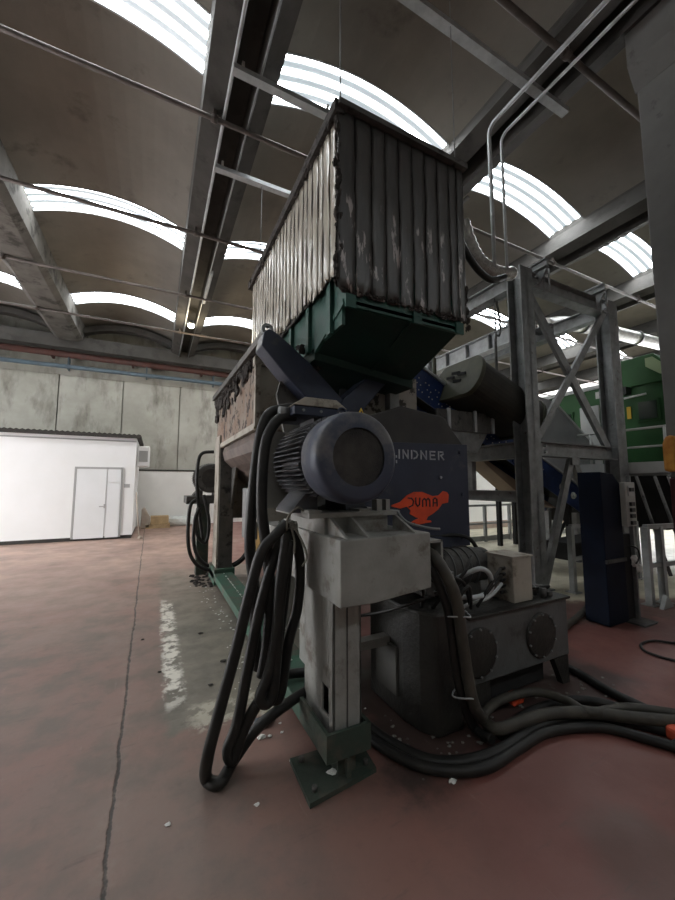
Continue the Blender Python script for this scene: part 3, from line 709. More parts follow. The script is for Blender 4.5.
# ================================================================== HYDRAULIC POWER UNIT
hy = thing('hydraulic_power_unit', (2.4,2.3,0), 'dirty grey hydraulic power unit with two round tank covers right of the motor bracket', 'power unit')
MB().box(1.82,3.1,1.95,2.65,.21,.66).build('tank', tank_grey, hy, bevel=.012)
MB().box(1.98,3.12,1.93,2.67,.655,.675).build('tank_lid', tank_dark, hy, bevel=.004)
MB().prism([(1.57,2.14),(1.60,2.0),(1.66,1.90),(1.88,1.90),(1.88,2.58),(1.57,2.58)], 'z', 0.0,.76).build('front_cabinet', tank_dark, hy, bevel=.02)
MB().box(1.55,1.572,2.20,2.46,.14,.46).build('side_plate', M('greasy_plate', (.075,.073,.066), (.05,.048,.044), 5), hy)
MB().box(1.30,1.57,2.3,2.38,.44,.50).build('bracket', frame_grey, hy)
for x in (2.08,2.75):
    c = MB().lathe((x,1.95,.425),(0,-1,0),[(0,.17),(.012,.17),(.018,.155),(.02,0)],32).build('tank_cover', tank_dark, hy)
    for k in range(10):
        a = 2*math.pi*k/10+.3
        MB().cyl((x+.158*math.cos(a),1.94,.425+.158*math.sin(a)),(x+.158*math.cos(a),1.922,.425+.158*math.sin(a)),.008,n=6).build('bolt', steel, c)
for x in (2.08,2.98):
    MB().prism([(x-.08,.21),(x+.1,.21),(x+.1,0),(x+.02,0)], 'y', 1.95,2.0).build('foot', tank_dark, hy)
    MB().prism([(x-.08,.21),(x+.1,.21),(x+.1,0),(x+.02,0)], 'y', 2.6,2.65).build('foot', tank_dark, hy)
MB().box(2.02,2.9,2.05,2.6,0.02,.2).build('sump', pit_black, hy)
m_ = MB().lathe((2.05,2.4,.90),(1,0,0),[(0,0),(0,.10),(.05,.14),(.1,.155),(.45,.155),(.46,.14),(.58,.14),(.6,.1),(.6,0)],28).build('pump_motor', dark_steel, hy)
for k in range(4): MB().lathe((2.16+.09*k,2.4,.90),(1,0,0),[(0,.155),(0,.165),(.012,.165),(.012,.155)],28).build('rib', tank_grey, m_)
MB().box(2.1,2.5,2.3,2.5,.675,.78).build('motor_base', dark_steel, hy)
b = MB().box(2.53,2.75,2.0,2.25,.675,1.02).build('control_box', beige, hy, bevel=.008)
MB().box(2.52,2.76,1.99,2.26,1.02,1.03).build('lid', beige, b)
for k in range(5): MB().cyl((2.53,2.08,.75+.045*k),(2.47,2.07,.75+.045*k),.014,n=8).build('cable_gland', black_pl, b)
MB().box(1.75,2.0,2.1,2.5,.80,.92).box(1.8,1.9,2.2,2.4,.92,1.0).build('valve_block', dark_steel, hy)
MB().cyl((1.92,2.05,.8),(1.92,2.05,.97),.035).build('filter', dark_steel, hy)
hs = [[(2.05,2.1,.9),(2.15,1.99,.98),(2.25,1.98,.93),(2.3,2.02,.8),(2.1,2.0,.78),(1.95,2.05,.8)],
      [(1.9,2.1,.8),(2.0,2.0,.95),(2.08,2.02,1.02),(2.2,2.1,1.05)],
      [(2.47,2.06,.82),(2.25,2.0,.76),(2.1,2.05,.72),(1.9,2.0,.7)],
      [(2.47,2.06,.88),(2.28,1.99,.84),(2.2,2.04,.72)],
      [(2.47,2.07,.93),(2.30,1.98,.9),(2.15,2.02,.70)],
      [(1.75,2.02,.85),(1.85,1.96,.95),(1.98,1.97,.9),(2.06,2.0,.74)],
      [(1.62,2.3,.84),(1.66,2.1,.93),(1.78,2.05,.95),(1.86,2.1,.84)],
      [(2.0,2.62,.8),(2.1,2.6,1.1),(2.4,2.6,1.13),(2.6,2.5,1.1),(2.7,2.45,.9)],
      [(1.66,2.05,.76),(1.62,1.98,.90),(1.5,2.0,.98),(1.35,2.3,1.0)],
      [(1.72,2.0,.76),(1.74,1.93,.88),(1.66,1.95,.97),(1.55,2.2,1.0)],
      [(1.78,2.1,.80),(1.62,2.0,.83),(1.5,2.2,.72),(1.45,2.5,.6)],
      [(1.85,1.95,.76),(1.95,1.90,.9),(2.05,1.98,.72)]]
for k, h_ in enumerate(hs):
    MB().tube(h_, .018 if k in (0,7) else .012, 8).build('hose', tray_m if k in (0,2) else rubber, hy)
rnd = random.Random(12)
for k in range(14):
    x = 2.78+.27*rnd.random(); yy = 2.0+.2*rnd.random()
    MB().cyl((x,yy,.675),(x,yy,.70+.07*rnd.random()),rnd.uniform(.012,.028),n=8).build('fitting', dark_steel, hy)
MB().tube([(2.75,2.1,.72),(2.79,2.02,.76),(2.85,2.05,.74),(2.95,2.0,.76),(3.05,2.1,.7)], .012, 6).build('hose', rubber, hy)

# ================================================================== CABLES
HOSES = {
    'loop1': (0.032, [(0.71,2.10,1.370), (0.64,2.10,1.300), (0.56,2.10,1.210), (0.50,2.10,1.000), (0.43,2.10,0.700), (0.35,2.10,0.400), (0.30,2.10,0.200), (0.31,2.19,0.030), (0.37,2.13,0.030), (0.46,2.25,0.030), (0.59,2.25,0.170), (0.75,2.25,0.250), (0.98,2.35,0.250), (1.22,2.33,0.250)]),
    'loop2': (0.032, [(0.76,2.20,1.350), (0.67,2.20,1.160), (0.59,2.20,0.890), (0.52,2.20,0.540), (0.47,2.20,0.270), (0.42,2.20,0.140), (0.45,2.20,0.080), (0.51,2.20,0.230), (0.61,2.20,0.370), (0.87,2.59,0.250), (1.07,2.55,0.250), (1.27,2.42,0.250)]),
    'loop3': (0.032, [(0.73,2.14,1.330), (0.69,2.14,1.040), (0.67,2.14,0.750), (0.63,2.14,0.530), (0.58,2.14,0.410), (0.61,2.14,0.360), (0.65,2.14,0.400), (0.67,2.14,0.580), (0.69,2.14,0.920), (0.75,2.14,1.260)]),
    'loop4': (0.032, [(0.79,2.22,1.310), (0.84,2.22,1.120), (0.83,2.22,0.850), (0.77,2.22,0.630), (0.73,2.22,0.370), (0.69,2.22,0.320), (0.67,2.22,0.380), (0.70,2.22,0.600), (0.74,2.22,0.920), (0.77,2.22,1.250)]),
    'drop1': (0.034, [(0.83,2.30,2.110), (0.75,2.30,2.100), (0.65,2.30,2.060), (0.60,2.30,1.950), (0.57,2.30,1.750), (0.55,2.30,1.500), (0.54,2.30,1.220), (0.57,2.30,0.980), (0.59,2.30,0.650), (0.61,2.30,0.480)]),
    'drop2': (0.034, [(0.80,2.22,2.040), (0.72,2.22,2.030), (0.66,2.22,1.980), (0.61,2.22,1.870), (0.59,2.22,1.690), (0.59,2.22,1.440), (0.62,2.22,1.230), (0.65,2.22,0.960), (0.64,2.22,0.670), (0.61,2.22,0.470)]),
    'rear1': (0.03, [(0.93,6.90,2.180), (0.74,6.90,2.150), (0.67,6.90,1.990), (0.66,6.90,1.580), (0.71,6.90,1.140), (0.79,6.90,0.620)]),
    'rear2': (0.03, [(0.63,6.60,1.330), (0.54,6.60,1.230), (0.52,6.60,0.760), (0.58,6.60,0.410), (0.76,6.60,0.200), (1.08,6.60,0.130), (1.38,6.60,0.240), (1.55,6.60,0.430)]),
    'rear3': (0.03, [(0.70,6.70,1.190), (0.63,6.70,0.990), (0.63,6.70,0.570), (0.77,6.70,0.280), (1.07,6.70,0.150), (1.40,6.70,0.250), (1.58,6.70,0.500)]),
    'rear4': (0.028, [(0.77,6.80,1.410), (0.87,6.80,0.970), (0.85,6.80,0.630), (0.77,6.80,0.600), (0.66,6.80,0.810), (0.68,6.80,1.180)]),
    'pump1': (0.036, [(1.57,2.20,1.165), (1.57,1.95,1.165), (1.57,1.80,1.150), (1.62,1.72,1.000), (1.67,1.72,0.870), (1.70,1.72,0.660), (1.74,1.72,0.420), (1.78,1.72,0.270), (1.95,1.81,0.090), (1.96,1.71,0.090), (2.14,1.69,0.090), (2.39,1.66,0.090), (2.64,1.55,0.090), (2.87,1.37,0.090), (3.11,1.21,0.090)]),
    'pump2': (0.028, [(1.54,2.30,1.120), (1.54,1.98,1.120), (1.55,1.83,1.100), (1.63,1.78,0.880), (1.67,1.78,0.700), (1.70,1.78,0.460), (1.76,1.78,0.240), (1.89,1.83,0.050), (1.90,1.70,0.050)]),
    'floor1': (0.035, [(1.30,2.49,0.030), (1.29,2.22,0.030), (1.34,1.97,0.030), (1.46,1.75,0.030), (1.66,1.65,0.030), (1.93,1.63,0.030), (2.25,1.67,0.030), (2.59,1.62,0.030), (2.87,1.43,0.030), (3.03,1.18,0.030)]),
    'floor2': (0.03, [(1.24,2.37,0.030), (1.25,2.12,0.030), (1.33,1.85,0.030), (1.47,1.68,0.030), (1.70,1.58,0.030), (2.01,1.60,0.030), (2.31,1.61,0.030), (2.64,1.49,0.030), (2.79,1.29,0.030), (2.88,1.13,0.030)]),
    'floor3': (0.03, [(1.96,1.83,0.100), (2.21,1.90,0.100), (2.52,1.86,0.100), (2.62,1.70,0.100), (2.63,1.54,0.100), (2.92,1.45,0.100), (3.17,1.23,0.100)]),
    'floor4': (0.032, [(3.23,2.12,0.030), (3.22,1.95,0.030), (3.15,1.69,0.030), (3.14,1.49,0.030), (3.13,1.37,0.030)]),
    'floor5': (0.03, [(2.00,1.73,0.030), (2.38,1.80,0.030), (2.77,1.76,0.030), (2.97,1.60,0.030), (3.00,1.37,0.030), (3.13,1.22,0.030)]),
    'thin': (0.012, [(5.05,1.82,0.010), (4.73,1.90,0.010), (4.61,2.02,0.010), (4.40,2.04,0.010), (4.25,1.95,0.010), (4.23,1.82,0.010), (4.26,1.72,0.010), (4.29,1.57,0.010)]),
    'pitpipe': (0.035, [(3.57,2.49,0.040), (4.30,2.66,0.040), (5.10,2.91,0.040), (6.11,3.27,0.040), (6.82,3.57,0.040)]),
    'flex': (0.09, [(3.38,3.20,4.940), (3.50,3.20,4.670), (3.67,3.20,4.480), (3.95,3.20,4.420), (4.29,3.20,4.490)]),
    'flexdark': (0.04, [(2.99,2.90,4.430), (3.14,2.90,4.230), (3.32,2.90,4.090), (3.52,2.90,4.040), (3.75,2.90,4.140)]),
}
lab = {
'loop1': ('outermost black cable of the hanging bundle, looping down to the floor', rubber),
'loop2': ('black cable just inside the outermost loop of the hanging bundle', rubber),
'loop3': ('short black cable loop in the middle of the hanging bundle', rubber),
'loop4': ('short black cable loop nearest the front leg in the hanging bundle', rubber),
'drop1': ('left of two thick black cables dropping from the motor terminal box', rubber),
'drop2': ('right of two thick black cables dropping from the motor terminal box', rubber),
'rear1': ('black cable arching from the far motor down behind the rear leg', rubber),
'rear2': ('outermost black cable loop beside the rear leg', rubber),
'rear3': ('inner black cable loop beside the rear leg, running towards the yellow wheel', rubber),
'rear4': ('small black cable coil hanging under the far motor', rubber),
'pump1': ('thick dusty brown hose from the bracket opening curving along the floor', hose_brown),
'pump2': ('black hose tied behind the thick dusty brown hose', rubber),
'floor1': ('thick black cable sweeping from behind the front leg around the power unit', rubber),
'floor2': ('front-most black cable on the red floor, sweeping below the power unit', rubber),
'floor3': ('dusty cable arching over the orange wrapper to the right edge', hose_brown),
'floor4': ('dark cable leaving the right end of the power unit foot', rubber),
'floor5': ('black cable between the brown hoses at the right edge', rubber),
'thin': ('thin black cable making a loop alone on the red floor at right', rubber),
'pitpipe': ('grey cable lying along the edge of the red floor by the steel frame', hose_brown),
'flex': ('crinkled foil duct bending from the curtain corner to the frame top', foil_duct),
'flexdark': ('dark hose hanging at the right side of the curtain', rubber),
}
for k, (r, pts) in HOSES.items():
    pts = [(x, y, max(z, r+.002)) for x, y, z in pts]
    if k in ('floor1','floor2','floor3','floor4','floor5','thin'):
        pts = [(x, y, max(r+.002, z)) for x, y, z in pts]
    o = MB().tube(pts, r, 12 if r > .02 else 8, 6, wob=.06 if k == 'flex' else 0).build('duct' if k == 'flex' else 'cable', lab[k][1])
    tag(o, lab[k][0], 'duct' if k == 'flex' else 'cable', 'cables and hoses around the shredder' if k != 'flex' else None)
# rope that ties the bundle
rp = MB()
for k in range(3):
    rp.tube([(.735+.05*math.cos(2*math.pi*i/10), 2.15+.07*math.sin(2*math.pi*i/10), 1.335+.012*k+.01*math.sin(i*2.)) for i in range(11)], .007, 6, 2)
rp.tube([(.70,2.07,1.33),(.705,2.06,1.41),(.76,2.05,1.46),(.80,2.06,1.44)], .006, 6)
rp.tube([(.75,2.07,1.34),(.79,2.05,1.26),(.82,2.05,1.17),(.79,2.05,1.12)], .006, 6)
rp.tube([(.72,2.07,1.36),(.74,2.05,1.28),(.74,2.05,1.20)], .006, 6)
tag(rp.build('rope', rope), 'frayed grey rope tying the hanging cable bundle to the bracket', 'rope')
for z, l in ((.93,'upper'),(.50,'lower')):
    q = [(x,y,zz) for (x,y,zz) in HOSES['pump1'][1] if abs(zz-z) < .2][0]
    if l == 'upper': q = (1.74,1.75,.80)
    else: q = (1.77,1.75,.33)
    tag(MB().tube([(q[0]-.035+.075*math.cos(2*math.pi*i/12), q[1]+.065*math.sin(2*math.pi*i/12), q[2]+.01*math.sin(i)) for i in range(13)], .005, 6, 2).build('cable_tie', tray_m), l+' pale wire tie around the thick dusty brown hose', 'cable tie')

# ================================================================== STEEL SUPPORT FRAME
fr = thing('support_frame', (6.5,3.9,0), 'grey steel support frame with crossed braces right of the shredder', 'steel frame')
Y0 = 3.66
def post(x0, x1, y0, y1, z1, par):
    p = MB().box(x0,x1,y0,y0+.022,0,z1).box(x0,x1,y1-.022,y1,0,z1).box((x0+x1)/2-.01,(x0+x1)/2+.01,y0,y1,0,z1)
    p.box(x0-.06,x1+.06,y0-.06,y1+.06,0,.02)
    return p.build('post', steel, par)
post(5.1,5.4,Y0,3.92,5.12,fr); post(7.6,7.9,Y0,3.92,5.12,fr); post(5.1,5.4,7.3,7.56,5.12,fr); MB().box(5.16,5.26,4.85,4.97,1.49,2.02).build('strut', steel, fr); post(7.6,7.9,8.9,9.16,5.12,fr)
def beam(p, q, w, h, nm='beam', m=steel): return MB().hbeam(p, q, w, h).build(nm, m, fr)
beam((5.4,3.78,4.97),(7.6,3.78,4.97),.2,.26); beam((5.4,3.78,2.16),(7.6,3.78,2.16),.2,.24)
beam((5.25,3.92,4.97),(5.25,7.3,4.97),.2,.26); beam((5.22,3.92,2.14),(5.22,7.3,2.14),.2,.26); beam((5.22,3.92,1.40),(5.22,7.3,1.40),.16,.18)
beam((7.75,3.92,4.97),(7.75,8.9,4.97),.2,.26)
def brace(p, q, w=.12, m=steel):
    p, q = Vector(p), Vector(q)
    b = MB().bar(p, q, .012, w, up=(0,0,1) if abs((q-p).normalized().z)<.95 else (1,0,0))
    b.bar(p+Vector((0,.05,0)), q+Vector((0,.05,0)), .1, .012)
    return b.build('brace', m, fr)
brace((5.35,3.74,4.82),(7.45,3.74,2.25),.16); brace((7.55,3.70,4.86),(5.42,3.70,2.35),.13)
brace((6.32,3.74,2.02),(5.45,3.74,.02),.13); brace((6.40,3.74,2.02),(7.25,3.74,.02),.13)
MB().box(6.25,6.47,3.70,3.78,1.92,2.06).build('gusset', steel, fr)
for x in (5.55, 7.2):
    s = MB().hbeam((x,3.50,5.19),(x,4.0,5.19),.10,.13); s.build('bracket', steel, fr)
    MB().prism([(3.5,5.10),(3.66,5.10),(3.66,4.85)], 'x', x-.01, x+.01).build('gusset', steel, fr)
    for yy in (3.53,3.62):
        MB().cyl((x+.08,yy,4.75),(x+.08,yy,5.12),.012).build('threaded_rod', steel, fr)
for k,(x,z) in enumerate(((5.5,4.9),(5.5,5.02),(7.5,4.9),(7.5,5.02),(5.5,2.1),(5.5,2.2))): MB().cyl((x,3.68,z),(x,3.64,z),.018,n=6).build('bolt', tray_m, fr)
# second gantry behind
g = thing('gantry_beams', (6.2,5,4.2), 'pair of long grey girders running back behind the steel frame', 'girder')
MB().hbeam((6.0,4.3,4.45),(6.0,12,4.45),.22,.34).build('beam', tray_m, g)
MB().hbeam((6.9,4.3,4.60),(6.9,12,4.60),.22,.30).build('beam', steel, g)
for k in range(9): MB().box(5.9,5.99,4.4+.6*k,4.42+.6*k,4.3,4.6).build('stiffener', steel, g)
for k in range(3): MB().box(5.95,6.95,4.5+2*k,4.6+2*k,4.62,4.68).build('cross_beam', steel, g)
MB().box(5.9,6.1,11.9,12.1,0,4.3).box(6.8,7.0,11.9,12.1,0,4.4).build('post', steel, g)
t = thing('extraction_duct', (12,5.2,5.9), 'silver round duct running to the right edge behind the frame', 'duct')
MB().tube([(8.0,5.2,5.3),(9.5,5.2,5.6),(14,5.2,5.85)], .17, 16, 6).build('pipe', silver, t)
for x,z in ((9.5,5.6),(10.8,5.69),(12.1,5.76)): MB().lathe((x,5.2,z),(1,0,.1),[(0,.17),(0,.2),(.06,.2),(.06,.17)],20).build('flange', steel, t)

# ================================================================== CONVEYOR
cv = thing('belt_conveyor', (6,4.7,0), 'blue perforated belt conveyor sloping down behind the steel frame', 'conveyor')
A = Vector((3.3,4.55,3.42)); B = Vector((8.0,4.55,1.19)); dd = (B-A).normalized(); uu = Vector((-dd.z,0,dd.x))
if uu.z < 0: uu = -uu
def inc(s, v, y): q = A + dd*s + uu*v; return (q.x, y, q.z)
Lc = (B-A).length
for y in (4.53, 5.35):
    sp = MB().bar(inc(0,0,y), inc(Lc,0,y), .02, .46, up=uu).build('side_panel', conv_blue, cv)
MB().bar(inc(0,.25,4.53), inc(Lc,.25,4.53), .10, .04, up=uu).build('edge_rail', tray_m, cv)
MB().bar(inc(0,.25,5.35), inc(Lc,.25,5.35), .10, .04, up=uu).build('edge_rail', tray_m, cv)
MB().bar(inc(0,.12,4.94), inc(Lc,.12,4.94), .78, .02, up=uu).build('belt', rubber, cv)
for s in (0.05, 1.9, 4.35, 4.75):
    o = MB().cyl(inc(s,-.02,4.50), inc(s,-.02,4.53), .11 if s<2 else .07, n=20).cyl(inc(s,-.02,4.47), inc(s,-.02,4.5), .04).build('bearing', white_part, cv)
bl = MB()
for k in range(46):
    s = .35+.075*k
    if 1.75 < s < 2.0: continue
    for v in (-.09, .0, .09):
        if (k + int(v*20)) % 3 == 0: continue
        p = Vector(inc(s, v-.03, 4.518)); bl.cyl(p, p+Vector((0,-.004,0)), .012, n=6)
bl.build('perforation', white_part, cv)
for s in (2.9, 3.6): MB().bar(inc(s,-.2,4.51), inc(s,.22,4.51), .03,.05, up=dd).build('stiffener', conv_blue, cv)
MB().prism([(5.2,2.72),(5.2,3.0),(6.8,3.35),(7.2,3.30),(8.6,2.38),(8.6,1.6),(7.9,1.55)], 'y', 4.6, 5.3).build('cover', belt_m, cv, bevel=.01)
MB().bar((7.2,4.58,3.31), (8.6,4.58,2.39), .03,.04).build('cover_edge', pale_grey, cv)
MB().prism([inc(2.0,-.25,0)[::2], inc(4.9,-.25,0)[::2], inc(4.0,-.50,0)[::2]], 'y', 4.9, 5.3).build('catch_tray', tan_m, cv)
for x, z in ((3.42,3.0),(7.8,1.0)):
    MB().box(x,x+.1,4.6,4.7,0,z).build('leg', steel, cv); MB().box(x,x+.1,5.2,5.3,0,z).build('leg', steel, cv)
MB().prism([(3.8,2.5),(4.9,2.5),(4.6,2.1),(4.1,2.1)], 'y', 4.2, 4.5).build('hopper_pan', steel, cv)
MB().box(3.75,4.95,4.17,4.2,2.42,2.74).build('pan_front', dark_steel, cv)
for x in (3.95,4.5,4.9): MB().box(x,x+.05,4.14,4.17,2.42,2.76).build('stiffener', tray_m, cv)
# overband magnet (olive)
mg = thing('overband_magnet', (4.6,3.9,3.3), 'olive round-ended magnet drum hanging above the blue conveyor', 'magnet')
def dsec(s0, s1, grow=0):
    c0 = Vector((4.30,4.25,3.25)); ax = Vector((.90,0,-.36)).normalized(); yv = Vector((0,1,0)); up = ax.cross(yv); 
    if up.z < 0: up = -up
    sec = []
    for k in range(15):
        a = -math.pi/2 + math.pi*k/14; sec.append((math.cos(a)*(.31+grow) , math.sin(a)*(.31+grow)))
    poly = [(-.48+x*-1, z) for x, z in reversed(sec)] + [(.48+x, z) for x, z in sec]
    n = len(poly); vs = []
    for s_ in (s0, s1):
        for a, b in poly: q = c0 + ax*s_ + yv*a*.62 + up*b; vs.append(tuple(q))
    return vs, [list(range(n)), list(range(2*n-1,n-1,-1))] + [(i,i+n,(i+1)%n+n,(i+1)%n) for i in range(n)]
MB().add(*dsec(0,1.45)).build('shell', olive_dark, mg)
MB().add(*dsec(-.06,.02,.03)).build('end_plate', olive, mg, bevel=.008)
MB().add(*dsec(1.43,1.5,.03)).build('end_plate', olive, mg, bevel=.008)
for dy, dz in ((-.12,.04),(.0,.08),(-.02,-.05),(.12,.03)):
    MB().bar((4.22,4.25+dy-.10,3.27+dz),(4.22,4.25+dy+.06,3.29+dz),.03,.04).build('slot', pit_black, mg)
MB().bar((4.2,4.70,3.0),(4.2,4.70,3.75),.05,.04,up=(0,1,0)).build('hanger', olive, mg)
for x, y in ((4.2,4.70),(5.2,4.25)): MB().cyl((x,y,3.6 if x<5 else 3.2),(x,y,4.86),.014,n=6).build('hanging_rod', dark_steel, mg)
MB().tube([(5.25,4.25,4.8),(5.33,4.26,4.4),(5.3,4.26,4.2),(5.2,4.26,4.1),(5.18,4.25,3.3)], .02, 6).build('chain', dark_steel, mg)

# ================================================================== GREEN SEPARATOR on a platform
sp = thing('green_separator', (10,4.8,0), 'green sorting machine on a raised platform at right', 'sorting machine')
MB().add([(8.8,3.2,1.85),(8.8,6.6,1.85),(11.5,6.6,1.85),(11.5,3.2,1.85),(8.8,3.2,3.75),(8.8,6.6,3.75),(11.5,6.6,3.75),(11.5,3.2,3.75)],
    [(0,1,2,3),(4,5,6,7),(0,1,5,4),(1,2,6,5),(2,3,7,6),(3,0,4,7)]).build('body', sep_green, sp, bevel=.02)
MB().prism([(3.05,3.6),(3.5,4.2),(4.15,4.2),(4.25,3.9),(4.25,3.6)], 'x', 8.75, 10.5).build('tower_top', sep_green, sp, bevel=.02)
MB().prism([(3.15,3.72),(3.5,4.12),(3.62,4.12),(3.62,3.95),(3.4,3.75)], 'x', 8.72, 8.76).build('pale_panel', sep_pale, sp)
MB().box(8.74,8.8,4.3,6.6,3.72,3.80).build('roof_edge', pale_grey, sp)
MB().box(8.76,8.8,4.55,4.95,2.0,3.35).build('pale_door', pale_grey, sp)
for y0, y1, z0, z1 in ((5.15,5.4,2.85,3.25),(3.5,3.8,2.9,3.25)):
    w = MB().box(8.76,8.8,y0-.04,y1+.04,z0-.04,z1+.04).build('window', sep_green, sp); MB().box(8.74,8.77,y0,y1,z0,z1).build('pane', window_dark, w)
MB().box(8.77,8.79,3.95,4.02,2.95,3.2).build('warning_sticker', yellow, sp)
MB().box(8.77,8.79,4.45,4.6,3.5,3.65).build('white_sticker', white_part, sp)
MB().box(8.6,8.8,3.93,4.05,3.45,3.6).build('lamp_bracket', black_pl, sp)
MB().cyl((8.62,3.6,3.38),(8.62,3.98,3.36),.02).build('rail_hook', pale_grey, sp)
MB().box(8.78,8.80,4.22,4.26,1.9,3.7).build('panel_joint', dark_trim, sp)
MB().box(8.9,11.4,3.3,6.5,.9,1.85).build('underframe', pit_black, sp)
for x in (9.0,11.2):
    for y in (3.3,6.4): MB().box(x,x+.16,y,y+.16,0,1.85).build('leg', pit_black, sp)
pf = thing('walkway', (8.3,4.6,0), 'grey raised walkway with handrail in front of the green machine', 'walkway')
MB().box(7.98,8.75,2.9,6.8,1.76,1.86).build('deck', rail_grey, pf)
MB().box(7.96,7.98,2.9,6.8,1.80,2.0).build('kick_plate', pale_grey, pf)
MB().cyl((8.0,2.9,2.62),(8.0,6.8,2.62),.022).build('handrail', pale_grey, pf)
MB().cyl((8.0,2.9,2.28),(8.0,6.8,2.28),.018).build('mid_rail', pale_grey, pf)
for y in (3.12,3.75,4.35,5.2,5.95,6.7): MB().cyl((8.0,y,1.8),(8.0,y,2.62),.022).build('rail_post', pale_grey, pf)
for y in (3.0,4.9,6.7):
    for x in (8.05,8.65): MB().box(x,x+.1,y,y+.1,0,1.76).build('support_leg', pit_black, pf)
# dark steel tank below and chutes
tag(MB().prism([(2.9,1.7),(7.0,1.7),(6.0,.7),(3.6,.7)], 'x', 9.0, 11.0).build('chute', pit_black), 'blackened collecting chute under the green machine', 'chute')
for k, y in enumerate((2.75,2.55,2.42)):
    tag(MB().cyl((6.5+.1*k,y-.15,.32),(6.9+.1*k,y+.35,1.72),.022).build('strut', dark_steel), ['left','middle','right'][k]+' slanting dark strut behind the railing at the right edge', 'strut', 'slanting struts at right')

# railings
def railing(name, pts, h, label, m=rail_grey, mid=(.5,), foot=False, r=.022, kick=False):
    x0,y0 = pts[0]; x1,y1 = pts[-1]
    t = thing(name, ((x0+x1)/2,(y0+y1)/2,0), label, 'railing')
    MB().bar((x0,y0,h),(x1,y1,h),2*r,2*r).build('top_rail', m, t)
    for q in mid: MB().bar((x0,y0,h*q),(x1,y1,h*q),1.8*r,1.8*r).build('mid_rail', m, t)
    for x,y in pts:
        MB().box(x-r*1.3,x+r*1.3,y-r*1.3,y+r*1.3,0,h).build('post', m, t)
        if foot: MB().box(x-.08,x+.08,y-.08,y+.08,0,.012).build('foot', m, t)
    if kick: MB().box(min(x0,x1),max(x0,x1),min(y0,y1)-.01,max(y0,y1)+.01,.02,.16).build('kick_plate', m, t)
    return t
railing('railing', [(5.62,3.42),(6.55,3.42),(7.45,3.42)], .96, 'low grey railing between the legs of the steel frame', foot=True, r=.028)
railing('railing', [(5.95,2.62),(6.22,2.58),(7.4,2.42)], 1.02, 'grey railing at the right edge behind the navy post', foot=True, r=.03)
railing('railing', [(7.3,7.4),(8.3,7.4),(9.3,7.4),(10.3,7.4),(11.3,7.4),(12.3,7.4)], 1.0, 'long grey railing in front of the far white wall', kick=True, r=.028)
for x, y in ((6.0,2.66),(6.3,2.62)): pass
tag(MB().prism([(5.88,0),(6.15,0),(6.0,.16)], 'y', 2.45, 2.5).build('base_wedge', rail_grey), 'small grey wedge plate at the foot of the right railing', 'plate')
t = thing('waste_bin', (9.6,6.6,0), 'small red box beside the far railing', 'box')
MB().box(9.45,9.75,6.5,6.7,0.3,.62).build('body', M('dull_red', (.22,.03,.03)), t, bevel=.01); MB().box(9.42,9.78,6.47,6.73,.62,.65).build('lid', maroon, t); MB().box(9.5,9.7,6.55,6.65,0,.3).build('stand', pit_black, t)
tag(MB().prism([(6.6,.25),(8.2,.25),(8.2,.62),(6.6,.55)], 'y', 4.0, 4.5).build('trough', pit_black, bevel=.01), 'long black trough lying behind the low railing', 'trough')
t = thing('pipe_stand', (9.0,5.6,0), 'dark bent pipe stand under the conveyor', 'stand')
MB().tube([(8.6,5.6,.02),(8.8,5.6,.45),(9.1,5.6,.75),(8.9,5.6,1.05),(8.55,5.6,.9)], .05, 8).build('pipe', pit_black, t)
MB().cyl((8.55,5.55,.9),(8.55,5.65,.9),.16).build('wheel', dark_steel, t)
tag(MB().box(3.2,5.0,5.2,5.4,1.42,1.58).build('crossbeam', steel), 'grey beam passing behind the lettered guard plate', 'beam')

# navy post with switch box
nv = thing('conveyor_post', (4.85,2.45,0), 'navy blue sheet steel post with a switch box', 'post')
MB().prism([(4.60,0.01),(5.0,0.01),(5.0,1.60),(4.86,1.72),(4.60,1.74)], 'y', 2.42, 2.68).build('body', post_blue, nv, bevel=.01)
MB().box(5.0,5.2,2.44,2.66,0.01,1.0).build('lower_box', pit_black, nv)
MB().bar((4.59,2.41,.72),(5.0,2.41,.72),.02,.04).build('band', dark_steel, nv)
MB().box(5.18,5.21,2.40,2.44,0.0,1.70).build('edge_angle', steel, nv)
MB().prism([(4.96,.0),(5.22,.0),(5.26,.02),(4.96,.02)], 'y', 2.25, 2.44).build('foot', dark_steel, nv)
b = MB().box(4.98,5.2,2.36,2.42,1.10,1.62).build('switch_box', switch_m, nv, bevel=.006)
for z in (1.53,1.36,1.29,1.22,1.14): MB().box(5.05,5.13,2.335,2.36,z-.02,z+.025).build('switch', black_pl, b)
MB().box(5.03,5.15,2.35,2.36,1.46,1.58).build('switch_plate', pale_grey, b)
t = thing('glove', (5.08,2.35,.62), 'crumpled white glove hung on the navy post', 'glove')
MB().blob((5.08,2.36,.70),.055,5,(1.1,.5,1.2),.3).blob((5.12,2.34,.62),.045,8,(.9,.5,1.2),.3).build('cloth', paper, t)
MB().tube([(5.0,2.38,.88),(5.08,2.33,.85),(5.12,2.33,.75),(5.04,2.33,.68)], .01, 6).build('string', black_pl, t)

